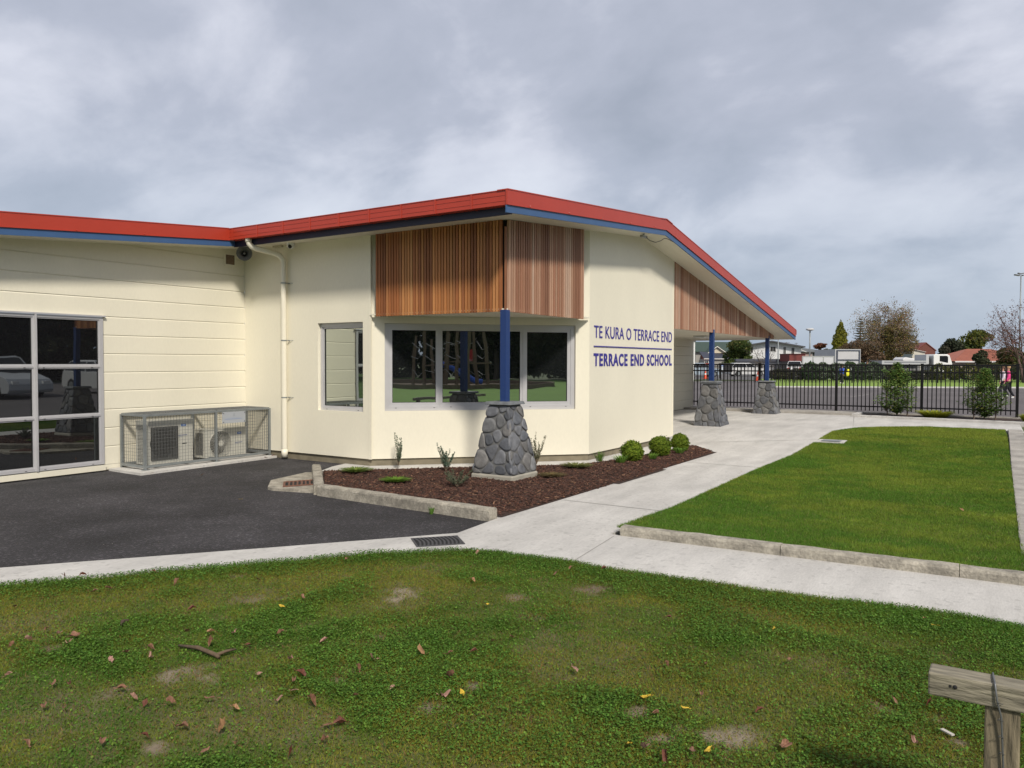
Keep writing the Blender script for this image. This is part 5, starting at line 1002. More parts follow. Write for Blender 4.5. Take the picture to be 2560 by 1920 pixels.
lobetree('garden_tree', 'olive undergrowth and low branches filling the foot of the birch', 99, 2170, 2300, 815, 918, [(.11, .105, .03), (.14, .12, .04), (.08, .085, .03), (.17, .12, .06)], 19, 7500, .11, 20)
twigtree('bare_tree', 'bare spreading tree in front of the white two storey house', 96, 1912, 858, 118, 3, 5, [(.20, .18, .10)], 1, .06, .0, 2.2, .75, 3, mat('grey_bark', (.10, .08, .07), .9), .2, .16)
twigtree('red_tree', 'nearly bare tree with reddish purple twigs at the right edge behind the lamp mast', 62, 2560, 742, 190, 4, 9, [(.16, .06, .05), (.13, .07, .07), (.20, .09, .06)], 4, .06, .0, 2.6, .62, 3, mat('reddish_bark', (.11, .065, .06), .9), .10, .16)
# hedge and flax behind the far fence
fdir = (fb_-fa).normalized(); fnorm = Vector((-fdir.y, fdir.x, 0)); fnorm = fnorm if fnorm.dot(FW0) > 0 else -fnorm
def hedge(label, pxa, pxb, D, h, pal, seed, n_, size=.09, dep=1.0):
    g = np.random.RandomState(seed); a = at(D, pxa, 905); b = at(D, pxb, 905); L_ = (b-a).length; t = thing('hedge', label, 'hedge', (a.x, a.y, .05), math.atan2(b.y-a.y, b.x-a.x)); k = max(3, int(L_/1.1)); lb = [(L_*(i+.5)/k+g.normal(0, .1), g.normal(0, .15), h*.5, .8, dep*.6, h*g.uniform(.42, .58)) for i in range(k)]; V, C_ = leafcloud(g, lb, n_, size, pal, .1, .75); V[:, :, 2] = np.maximum(V[:, :, 2], 0); put_leaves('foliage', V, C_, t); mb = MB()
    for i in range(k): mb.tube([(lb[i][0], 0, -.05), (lb[i][0]+.1, 0, h*.6)], [.05, .03], 5)
    mb.build('stem', m_bark, t); return t
hedge('dark mixed shrubs behind the far fence, right of the second traffic cone', 1925, 2010, 70, 1.1, [(.05, .06, .03), (.075, .075, .045), (.11, .08, .07)], 1, 3500)
hedge('dark green flax hedge behind the far fence below the white truck box', 2012, 2200, 69, 1.65, [(.04, .075, .03), (.07, .11, .045), (.14, .17, .12)], 2, 8000, .11)
hedge('low dark shrubs behind the far fence under the flat deck truck', 2202, 2330, 70, .95, [(.06, .06, .045), (.09, .08, .06), (.06, .09, .03)], 3, 4500)
hedge('yellow green hedge behind the far fence near the truck cab', 2330, 2440, 70, 1.45, [(.09, .13, .03), (.05, .08, .025), (.16, .16, .04)], 4, 4500)
hedge('dark hedge behind the far fence at the right edge', 2442, 2600, 70, 1.6, [(.05, .07, .03), (.075, .09, .04), (.14, .09, .05)], 5, 6000)
# ---- houses
def gable(mb, x0, x1, y0, y1, ze, zr, ov=.3, th=.12, c=None, axis='x'):
    """gable roof; ridge along local x ('x') or along y ('y')"""
    if axis == 'x':
        ym = (y0+y1)/2
        for s in (-1, 1):
            ye = y0-ov if s < 0 else y1+ov; zo = ze-(zr-ze)/((y1-y0)/2)*ov; mb.hexa([(x0-ov, ye, zo), (x1+ov, ye, zo), (x1+ov, ym, zr), (x0-ov, ym, zr), (x0-ov, ye, zo+th), (x1+ov, ye, zo+th), (x1+ov, ym, zr+th), (x0-ov, ym, zr+th)], c)
    else:
        xm = (x0+x1)/2
        for s in (-1, 1):
            xe = x0-ov if s < 0 else x1+ov; zo = ze-(zr-ze)/((x1-x0)/2)*ov; mb.hexa([(xe, y0-ov, zo), (xe, y1+ov, zo), (xm, y1+ov, zr), (xm, y0-ov, zr), (xe, y0-ov, zo+th), (xe, y1+ov, zo+th), (xm, y1+ov, zr+th), (xm, y0-ov, zr+th)], c)
def hip(mb, x0, x1, y0, y1, ze, zr, run, ov=.4, c=None):
    ym = (y0+y1)/2; a, b, c_, d = (x0-ov, y0-ov, ze), (x1+ov, y0-ov, ze), (x1+ov, y1+ov, ze), (x0-ov, y1+ov, ze); r1, r2_ = (x0+run, ym, zr), (x1-run, ym, zr); mb.add([a, b, c_, d, r1, r2_], [(0, 1, 5, 4), (1, 2, 5), (2, 3, 4, 5), (3, 0, 4), (0, 3, 2, 1)], c)
def win(parent, x0, x1, z0, z1, y, frame=(.6, .6, .6), c=(.02, .022, .025)):
    mb = MB(); mb.box(x0-.07, x1+.07, y-.06, y-.001, z0-.07, z1+.07, frame); w_ = mb.build('window', m_col, parent); mb = MB(); mb.box(x0, (x0+x1)/2-.02, y-.075, y-.061, z0, z1); mb.box((x0+x1)/2+.02, x1, y-.075, y-.061, z0, z1); mb.build('pane', m_dark, w_)
def metres(D, dpx): return dpx*D/F_PX
D = 135; x, y = spot(D, 1780); t = thing('house', 'low house with dark green and navy roofs and a cream gable over red brick', 'house', (x, y, 0), RZ+.05); u = lambda px: metres(D, px-1780); Z = lambda py: zat(D, 1780, py)
mb = MB(); mb.box(u(1738), u(1835), 0, 9, 0, Z(876), (.30, .29, .27)); mb.box(u(1752), u(1812), -2.2, 0, 0, Z(884), (.20, .05, .035)); mb.build('wall', m_col, t)
mb = MB(); gable(mb, u(1700), u(1850), 0, 9, Z(878), Z(855), .5, .14, (.035, .06, .045)); mb.build('roof', m_col, t)
mb = MB(); mb.prism([(u(1757), -2.3, Z(883)), (u(1805), -2.3, Z(883)), (u(1780), -2.3, Z(868))], (0, .3, 0), (.55, .48, .36)); mb.build('gable', m_col, t)
mb = MB(); gable(mb, u(1757), u(1806), -2.3, 3, Z(883), Z(866.5), .35, .10, (.03, .055, .04), 'y'); mb.build('gable_roof', m_col, t)
mb = MB()
for s in (-1, 1): e_ = u(1754) if s < 0 else u(1809); mb.prism([(e_, -2.68, Z(885)), (u(1781), -2.68, Z(866)), (u(1781), -2.68, Z(868)), (e_, -2.68, Z(887))], (0, .05, 0), (.65, .63, .58))
mb.build('barge_board', m_col, t)
mb = MB(); mb.hexa([(u(1737), -5.2, Z(897)), (u(1800), -5.2, Z(897)), (u(1800), -2.3, Z(886)), (u(1737), -2.3, Z(880)), (u(1737), -5.2, Z(896)), (u(1800), -5.2, Z(896)), (u(1800), -2.3, Z(885)), (u(1737), -2.3, Z(879))], (.035, .04, .06)); mb.build('lean_to_roof', m_col, t)
mb = MB(); mb.box(u(1737), u(1800), -5.25, -5.2, Z(898.5), Z(896.5), (.6, .58, .55)); mb.box(u(1739), u(1798), -4.9, -2.3, 0, Z(898), (.25, .24, .22)); mb.build('lean_to_wall', m_col, t)
for a, b in ((1741, 1748), (1752, 1762)): win(t, u(a), u(b), Z(922), Z(902), -4.9)
D = 66; x, y = spot(D, 1732); t = thing('white_cottage', 'sliver of white weatherboard building just beyond the end of the cream wall', 'building', (x, y, 0), RZ+.15); mb = MB()
for i in range(19): mb.box(-4, .19, 0, 5, .18*i+.05, .18*i+.225, (.66, .66, .65)); mb.box(-4, .175, .02, 5, .18*i+.225, .18*i+.23+.0001, (.3, .3, .3))
mb.build('weatherboards', m_col, t); mb = MB(); gable(mb, -4, .19, 0, 5, 3.4, 4.1, .05, .1, (.1, .1, .1)); mb.build('roof', m_col, t)
# two storey white house
D = 135; x, y = spot(D, 1930); t = thing('white_house', 'white two storey house with a dark low pitched roof', 'house', (x, y, 0), RZ-.25); u = lambda px: metres(D, px-1930); Z = lambda py: zat(D, 1930, py)
mb = MB(); mb.prism([(u(1857), 0, 0), (u(1998), 0, 0), (u(1998), 0, Z(867)), (u(1928), 0, Z(855)), (u(1857), 0, Z(866))], (0, 9, 0), (.66, .66, .67)); mb.build('wall', m_rough, t)
mb = MB(); xr = u(1928)
for (xe, ze) in ((u(1849), Z(868)), (u(2007), Z(869))): mb.hexa([(xe, -.9, ze), (xr, -.9, Z(854.5)), (xr, 9.8, Z(854.5)), (xe, 9.8, ze), (xe, -.9, ze+.2), (xr, -.9, Z(854.5)+.2), (xr, 9.8, Z(854.5)+.2), (xe, 9.8, ze+.2)], (.07, .07, .08))
mb.build('roof', m_col, t)
for a, b, c_, d_ in ((1874, 1884, 881, 868), (1926, 1938, 878, 867), (1957, 1962, 884, 868), (1976, 1982, 886, 870)): win(t, u(a), u(b), Z(c_), Z(d_), 0)
mb = MB(); mb.tube([(u(1965), 1, Z(866)), (u(1965), 1, Z(855))], .04, 5); mb.box(u(1960), u(1973), .98, 1.02, Z(857), Z(856)); mb.tube([(u(1988), 1, Z(866)), (u(1988), 1, Z(857))], .04, 5); mb.box(u(1984), u(1992), .98, 1.02, Z(858.5), Z(857.5)); mb.build('aerial', m_acg, t)
# garage
D = 112; x, y = spot(D, 1915); t = thing('garage', 'long low garage with dark fascia in front of the white house', 'garage', (x, y, 0), RZ-.08); u = lambda px: metres(D, px-1915); Z = lambda py: zat(D, 1915, py)
mb = MB(); mb.box(u(1842), u(1985), 0, 5, 0, Z(902), (.42, .42, .43)); mb.build('wall', m_col, t); mb = MB(); mb.box(u(1840), u(1990), -.4, 5.2, Z(904), Z(897.5), (.05, .055, .075)); mb.build('fascia', m_col, t)
for a, b in ((1847, 1880), (1885, 1918), (1923, 1955)): mb = MB(); mb.box(u(a), u(b), -.05, -.001, .05, Z(906), (.36, .36, .38)); mb.build('garage_door', m_col, t)
# container-like red brown shed
D = 108; x, y = spot(D, 1993); t = thing('red_shed', 'dark red flat topped shed beside the white house', 'shed', (x, y, 0), RZ+.1); u = lambda px: metres(D, px-1993); Z = lambda py: zat(D, 1993, py)
mb = MB(); mb.box(u(1972.5), u(2014), 0, 3, Z(903), Z(885.5), (.16, .035, .03)); mb.box(u(1971.5), u(2015), -.1, 3.1, Z(885.8), Z(884.2), (.12, .03, .028)); mb.build('wall', m_col, t); mb = MB(); mb.box(u(1975), u(2012), .3, 2.8, 0, Z(903), (.10, .09, .085)); mb.build('base', m_col, t)
# grey roofed house
D = 150; x, y = spot(D, 2035); t = thing('grey_roof_house', 'pink brick house with grey tiled roof and a pale gable', 'house', (x, y, 0), RZ+.1); u = lambda px: metres(D, px-2035); Z = lambda py: zat(D, 2035, py)
mb = MB(); mb.box(u(1986), u(2072), 0, 10, 0, Z(880), (.32, .23, .21)); mb.prism([(u(2048), -.5, 0), (u(2072), -.5, 0), (u(2072), -.5, Z(880)), (u(2062), -.5, Z(872)), (u(2048), -.5, Z(880))], (0, .6, 0), (.42, .40, .38)); mb.build('wall', m_col, t)
mb = MB(); hip(mb, u(1984), u(2074), 0, 10, Z(880), Z(868), 3.2, .5, (.12, .13, .135)); mb.build('roof', m_rough, t)
mb = MB()
for (pa, pb) in (((2046, 881), (2063, 871)), ((2063, 871), (2079, 880)), ((1984, 870.5), (2008, 879.5))): mb.prism([(u(pa[0]), -1.1, Z(pa[1])), (u(pb[0]), -1.1, Z(pb[1])), (u(pb[0]), -1.1, Z(pb[1]+1.4)), (u(pa[0]), -1.1, Z(pa[1]+1.4))], (0, .15, 0), (.6, .6, .58))
mb.build('barge_board', m_col, t); win(t, u(2030), u(2042), Z(896), Z(882), 0)
# brick gable house, orange tiled house
D = 160; x, y = spot(D, 2313); t = thing('brick_house', 'dark red brick gable end beyond the truck deck', 'house', (x, y, 0), RZ); u = lambda px: metres(D, px-2313); Z = lambda py: zat(D, 2313, py)
mb = MB(); mb.prism([(u(2290), 0, 0), (u(2338), 0, 0), (u(2338), 0, Z(876)), (u(2313.5), 0, Z(857.5)), (u(2290), 0, Z(875))], (0, 8, 0), (.14, .045, .035)); mb.build('wall', m_rough, t); mb = MB(); gable(mb, u(2290), u(2338), 0, 8, Z(876), Z(857.5), .15, .15, (.20, .05, .04), 'y'); mb.build('roof', m_col, t)
mb = MB(); mb.tube([(u(2303), 1, Z(868)), (u(2303), 1, Z(848))], .04, 5); mb.box(u(2299), u(2307), .97, 1.03, Z(852.5), Z(852)); mb.build('aerial', m_acg, t)
D = 95; x, y = spot(D, 2470); t = thing('tiled_house', 'low house with a faded orange red tiled roof and white eaves', 'house', (x, y, 0), RZ-.05); u = lambda px: metres(D, px-2470); Z = lambda py: zat(D, 2470, py)
mb = MB(); mb.box(u(2388), u(2590), 0, 8, 0, Z(905), (.36, .30, .25)); mb.build('wall', m_rough, t); mb = MB(); hip(mb, u(2390), u(2590), 0, 8, Z(903), Z(871), 3.4, .35, (.36, .13, .09))
roofm = mb.build('roof', m_rough, t); mb = MB()
for i in range(1, 13): f = i/13; z_ = Z(903)+(Z(871)-Z(903))*f+.02; yy_ = -.35+(4.35)*f; xa, xb = u(2390)-.35+(3.75)*f, u(2590)+.35-3.75*f; mb.box(xa, xb, yy_-.03, yy_+.03, z_, z_+.03, (.26, .09, .06))
mb.build('tile_course', m_col, roofm); mb = MB(); mb.box(u(2386), u(2594), -.42, -.36, Z(906), Z(902.6), (.62, .62, .62)); mb.build('gutter', m_col, t)
for a, b in ((2440, 2455), (2480, 2500)): win(t, u(a), u(b), Z(925), Z(908), 0)
# ---- lamp posts and mast
def pole(name, label, D, px, pyt, r, head):
    x, y = spot(D, px); t = thing(name, label, 'lamp post', (x, y, .05), RZ); zt = zat(D, px, pyt); mb = MB(); mb.tube([(0, 0, 0), (0, 0, zt*.5), (0, 0, zt)], [r*1.5, r*1.2, r], 8); mb.build('pole', m_galv, t, smooth=True); mb = MB()
    if head == 'disc': mb.tube([(0, 0, zt-.12), (0, 0, zt), (0, 0, zt+.16), (0, 0, zt+.24)], [.14, .52, .55, .3], 14)
    elif head == 'mast':
        for s in (-1, 1): mb.obox((s*.12, -.08, zt-.05), (s*.38, 0, .06), (0, .22, 0), (0, 0, .09)); mb.obox((s*.02, -.08, zt+.08), (s*.22, 0, .06), (0, .18, 0), (0, 0, .08))
    else: mb.tube([(0, 0, zt), (.3, -.2, zt+.05)], [.05, .04], 6)
    mb.build('lamp_head', mat('lamp_head_white', (.6, .6, .6), .5) if head == 'disc' else m_acg, t); return t
pole('street_lamp', 'slim grey street lamp with a round white head beside the roof end', 105, 2024, 826, .09, 'disc')
pole('light_pole', 'thin pale pole beneath the roof end in front of the white house', 100, 1945, 846, .06, 'none')
pole('lamp_mast', 'very tall grey floodlight mast at the right edge', 64, 2548, 690, .045, 'mast')
# ---- vehicles
m_glassd = mat('vehicle_glass', (.015, .017, .02), .08)
m_tyre = mat('tyre', (.02, .02, .02), .85)
def wheel(parent, x, y, r, wd=.2):
    mb = MB(); mb.tube([(x, y-wd/2, r), (x, y+wd/2, r)], r, 20); wl = mb.build('wheel', m_tyre, parent); mb = MB(); mb.tube([(x, y-wd/2-.01, r), (x, y+wd/2+.01, r)], r*.6, 12); mb.build('rim', m_galv, wl)
def car(label, x, y, rz, c, kind='hatch', group=None):
    t = thing('parked_car', label, 'car', (x, y, gh(x)), rz, group); L_, W_, h = (4.3, .86, 1.48) if kind == 'hatch' else (4.7, .92, 1.72); wb = L_*.3; bm_ = MB()
    prof = [(-L_/2, .35), (-L_/2+.03, .75), (-L_/2+.1, .98 if kind == 'hatch' else 1.08), (L_*.10, 1.0 if kind == 'hatch' else 1.1), (L_*.26, .96 if kind == 'hatch' else 1.05), (L_/2-.25, .82), (L_/2-.02, .62), (L_/2, .35), (L_/2-.1, .22), (wb+.38, .22), (wb+.3, .5), (wb, .64), (wb-.3, .5), (wb-.38, .22), (-wb+.38, .22), (-wb+.3, .5), (-wb, .64), (-wb-.3, .5), (-wb-.38, .22), (-L_/2+.1, .22)]
    bm_.prism([(a, -W_, b) for a, b in prof], (0, 2*W_, 0)); bt = 1.0 if kind == 'hatch' else 1.09
    bx = [(-L_/2+.12, bt-.03), (L_*.23, bt-.05), (L_*.05, h-.03), (-L_*.38, h-.03)]
    gl = MB(); gl.hexa([(bx[0][0], -W_+.05, bx[0][1]), (bx[1][0], -W_+.05, bx[1][1]), (bx[1][0], W_-.05, bx[1][1]), (bx[0][0], W_-.05, bx[0][1]), (bx[3][0], -W_+.22, bx[3][1]), (bx[2][0], -W_+.22, bx[2][1]), (bx[2][0], W_-.22, bx[2][1]), (bx[3][0], W_-.22, bx[3][1])])
    bm_.hexa([(bx[3][0]-.02, -W_+.2, h-.05), (bx[2][0]+.04, -W_+.2, h-.05), (bx[2][0]+.04, W_-.2, h-.05), (bx[3][0]-.02, W_-.2, h-.05), (bx[3][0]+.1, -W_+.28, h+.02), (bx[2][0]-.1, -W_+.28, h+.02), (bx[2][0]-.1, W_-.28, h+.02), (bx[3][0]+.1, W_-.28, h+.02)])
    for s in (-1, 1):
        for (p, q) in ((bx[1], bx[2]), (bx[0], bx[3]), ((-.25, bt-.02), (-.35, h-.03))): bm_.tube([(p[0], s*(W_-.045), p[1]), (q[0], s*(W_-.215), q[1])], .035, 5)
    bm_.build('body', mat('car_paint_%d' % int(c[0]*99+c[2]*9), c, .25, .02, spec=.6), t, bevel=.03); gl.build('glasshouse', m_glassd, t)
    for wx in (-wb, wb):
        for s in (-1, 1): wheel(t, wx, s*(W_-.1), .31)
    for s in (-1, 1):
        mb = MB(); mb.box(L_/2-.12, L_/2+.01, s*.62-.14, s*.62+.14, .60, .74); mb.build('headlight', m_white, t); mb = MB(); mb.box(-L_/2-.01, -L_/2+.08, s*.68-.1, s*.68+.1, .72, .92, (.35, .01, .01)); mb.build('tail_light', m_col, t)
    return t
x, y = spot(88, 1865); car('white car parked on the street, seen through the fence left of the first far cone', x, y, RZ+.15, (.62, .62, .62))
x, y = spot(100, 1987); car('white van-like car roof showing above the fence by the red shed', x, y, RZ+1.2, (.66, .66, .67), 'suv')
x, y = spot(84, 1750); car('pale blue grey car behind the fence near the white cottage', x, y, RZ+.2, (.30, .36, .42))
# flat deck truck and box truck
D = 80; x, y = spot(D, 2300); t = thing('flatbed_truck', 'white cab truck with a long empty flat deck parked beyond the fence', 'truck', (x, y, 0), RZ); u = lambda px: metres(D, px-2300); Z = lambda py: zat(D, 2300, py)
mb = MB(); xa, xb, z0_, z1_ = u(2334), u(2381), Z(917), Z(885.5)
mb.prism([(xa, 0, .6), (xb-.02, 0, .6), (xb, 0, Z(908)), (xb-.28, 0, Z(888)), (xb-.5, 0, z1_), (xa+.12, 0, z1_), (xa, 0, z1_-.15)], (0, 2.2, 0)); mb.build('cab', m_white, t, bevel=.06)
mb = MB(); mb.prism([(u(2349), -.01, Z(903)), (u(2370), -.01, Z(907)), (u(2370), -.01, Z(892)), (u(2367), -.01, Z(889.5)), (u(2349), -.01, Z(889.5))], (0, .02, 0)); mb.prism([(xb-.005, .15, Z(907)), (xb-.005, 2.05, Z(907)), (xb-.29, 2.0, Z(889)), (xb-.29, .2, Z(889))], (.02, 0, .01)); mb.build('cab_window', m_glassd, t)
mb = MB(); mb.box(u(2205), u(2319), 0, 2.3, Z(911), Z(901.5), (.40, .41, .42)); mb.box(u(2211), u(2316), -.012, 0, Z(906.5), Z(904.5), (.15, .16, .19)); mb.box(u(2315), u(2322), -.02, 2.3, Z(910), Z(886.5), (.45, .46, .47)); mb.build('deck', m_col, t)
mb = MB(); mb.box(u(2208), u(2360), .6, 1.7, .55, .85); mb.box(u(2324), u(2328), .3, 2, Z(910), Z(893)); mb.build('chassis', m_black, t)
for wx in (2224, 2238, 2356):
    for yy_ in (.2, 2.1): wheel(t, u(wx), yy_, .48, .26)
D = 84; x, y = spot(D, 2283); t = thing('parked_boat', 'white hull with a windscreen on a trailer behind the truck deck', 'boat', (x, y, 0), RZ+.1); u = lambda px: metres(D, px-2283); Z = lambda py: zat(D, 2283, py)
mb = MB(); mb.prism([(u(2255), 0, Z(899)), (u(2262), 0, Z(912)), (u(2300), 0, Z(912)), (u(2304), 0, Z(902)), (u(2285), 0, Z(896)), (u(2262), 0, Z(893))], (0, 1.9, 0), (.62, .62, .63)); mb.build('hull', m_col, t, bevel=.08); mb = MB(); mb.prism([(u(2276), .2, Z(894)), (u(2283), .2, Z(885)), (u(2286), .2, Z(885)), (u(2281), .2, Z(894))], (0, 1.5, 0), (.08, .1, .1)); mb.build('windscreen', m_col, t); mb = MB(); mb.box(u(2258), u(2308), .5, 1.4, .5, Z(911), (.2, .2, .2)); mb.build('trailer', m_col, t)
for yy_ in (.3, 1.6): wheel(t, u(2285), yy_, .33)
D = 100; x, y = spot(D, 2302); t = thing('white_shed', 'cream shed wall with sloping roof in front of the brick gable', 'shed', (x, y, 0), RZ); u = lambda px: metres(D, px-2302); Z = lambda py: zat(D, 2302, py)
mb = MB(); mb.prism([(u(2280), 0, 0), (u(2312), 0, 0), (u(2312), 0, Z(880)), (u(2293), 0, Z(876)), (u(2280), 0, Z(873))], (0, 3, 0), (.55, .53, .46)); mb.build('wall', m_col, t); mb = MB(); mb.hexa([(u(2278), -.2, Z(873)), (u(2313), -.2, Z(880.5)), (u(2313), 3.2, Z(880.5)), (u(2278), 3.2, Z(873)), (u(2278), -.2, Z(872)), (u(2313), -.2, Z(879.5)), (u(2313), 3.2, Z(879.5)), (u(2278), 3.2, Z(872))], (.5, .5, .48)); mb.build('roof', m_col, t)
D = 80; x, y = spot(D, 2120); t = thing('box_truck', 'truck with a tall pale box body and dark frame seen end on', 'truck', (x, y, 0), RZ); u = lambda px: metres(D, px-2120); Z = lambda py: zat(D, 2120, py)
mb = MB(); mb.box(u(2088), u(2152), .05, 5.5, .9, Z(873), (.45, .46, .47)); mb.build('box_body', m_col, t); mb = MB()
mb.box(u(2091), u(2094), -.02, .05, .9, Z(875), (.05, .06, .09)); mb.box(u(2147), u(2150), -.02, .05, .9, Z(875), (.05, .06, .09)); mb.box(u(2094), u(2147), -.02, .05, Z(877.3), Z(875), (.05, .06, .09)); mb.box(u(2094), u(2147), -.02, .05, Z(901), Z(899), (.05, .06, .09)); mb.box(u(2118.3), u(2119.5), -.02, .05, .9, Z(901), (.05, .06, .09)); mb.build('door_frame', m_col, t)
mb = MB(); mb.box(u(2095), u(2145), .02, .049, Z(898), Z(879), (.48, .48, .49)); mb.build('door_panel', m_col, t); mb = MB(); mb.box(u(2094), u(2146), .4, 5.5, .5, .9); mb.build('chassis', m_black, t)
for px_ in (2096, 2144): wheel(t, u(px_), 1.2, .48, .5)
t = thing('yellow_ladder', 'yellow frame leaning at the left side of the pale truck box', 'ladder', (*spot(81, 2084), 0), RZ); mb = MB(); mb.prism([(-.25, 0, .3), (-.05, 0, .3), (.18, 0, zat(81, 2084, 881)), (.05, 0, zat(81, 2084, 881))], (0, .08, 0), (.6, .36, .03)); mb.build('frame', m_col, t)
# notice boards
D = 79; x, y = spot(D, 2045); t = thing('notice_board', 'row of three blank pale grey panels in a frame above the far fence', 'board', (x, y, 0), RZ); u = lambda px: metres(D, px-2045); Z = lambda py: zat(D, 2045, py)
for i in range(3): a = 2007+i*26; mb = MB(); mb.box(u(a+.8), u(a+24.5), .0, .05, 1.1, Z(892.5), (.52, .53, .55)); mb.build('panel', m_col, t)
mb = MB()
for i in range(4): a = 2006+i*26; mb.box(u(a)-.03, u(a)+.05, -.03, .08, 0, Z(890.3), (.34, .35, .34))
mb.box(u(2006), u(2084.5), -.031, .081, Z(892), Z(890), (.34, .35, .34)); mb.build('frame', m_col, t)
# dark bus shelter like sign panel and red kiosk seen through the fence
D = 76; x, y = spot(D, 1815); t = thing('street_sign_panel', 'black sign panel with a small blue and white notice behind the far fence', 'sign', (x, y, 0), RZ); u = lambda px: metres(D, px-1815); Z = lambda py: zat(D, 1815, py)
mb = MB(); mb.box(u(1797), u(1831), 0, .08, Z(931), Z(908), (.012, .012, .014)); mb.build('panel', m_col, t); mb = MB(); mb.box(u(1804), u(1808), -.02, -.001, Z(925), Z(914), (.5, .55, .6)); mb.box(u(1803), u(1809), -.015, -.001, Z(919), Z(912), (.03, .10, .40)); mb.build('notice', m_col, t); mb = MB()
for a in (1800, 1828): mb.box(u(a)-.04, u(a)+.04, .01, .07, 0, Z(931), (.02, .02, .02))
mb.build('leg', m_col, t)
D = 100; x, y = spot(D, 1763); t = thing('red_door_shed', 'small dark red panelled shed seen through the fence left of the first post', 'shed', (x, y, 0), RZ); u = lambda px: metres(D, px-1763); Z = lambda py: zat(D, 1763, py); mb = MB(); mb.box(u(1755), u(1773), 0, 2, 0, Z(908), (.22, .03, .025)); mb.build('wall', m_col, t); mb = MB()
for i in range(4): mb.box(u(1756), u(1772), -.03, -.001, .3+i*.55, .34+i*.55, (.12, .02, .018))
mb.build('panel_rib', m_col, t)
for (px_, py_, D, lb_) in ((1895, 950, 66, 'orange traffic cone behind the far fence, right one by the fence post'), (1764, 944, 74, 'orange traffic cone behind the far fence, left one near the blue post')):
    x, y = spot(D, px_); t = thing('traffic_cone', lb_, 'traffic cone', (x, y, .1), 0, 'traffic cones'); h = .85; mb = MB(); mb.tube([(0, 0, .03), (0, 0, h*.45)], [.17, .11], 14); mb.tube([(0, 0, h*.62), (0, 0, h)], [.08, .03], 14); mb.build('cone', mat('cone_orange', (.75, .09, .03), .5), t); mb = MB(); mb.tube([(0, 0, h*.45), (0, 0, h*.62)], [.11, .08], 14); mb.build('reflective_band', m_white, t); mb = MB(); mb.box(-.22, .22, -.22, .22, 0, .03); mb.build('base', mat('cone_orange', (.75, .09, .03), .5), t)
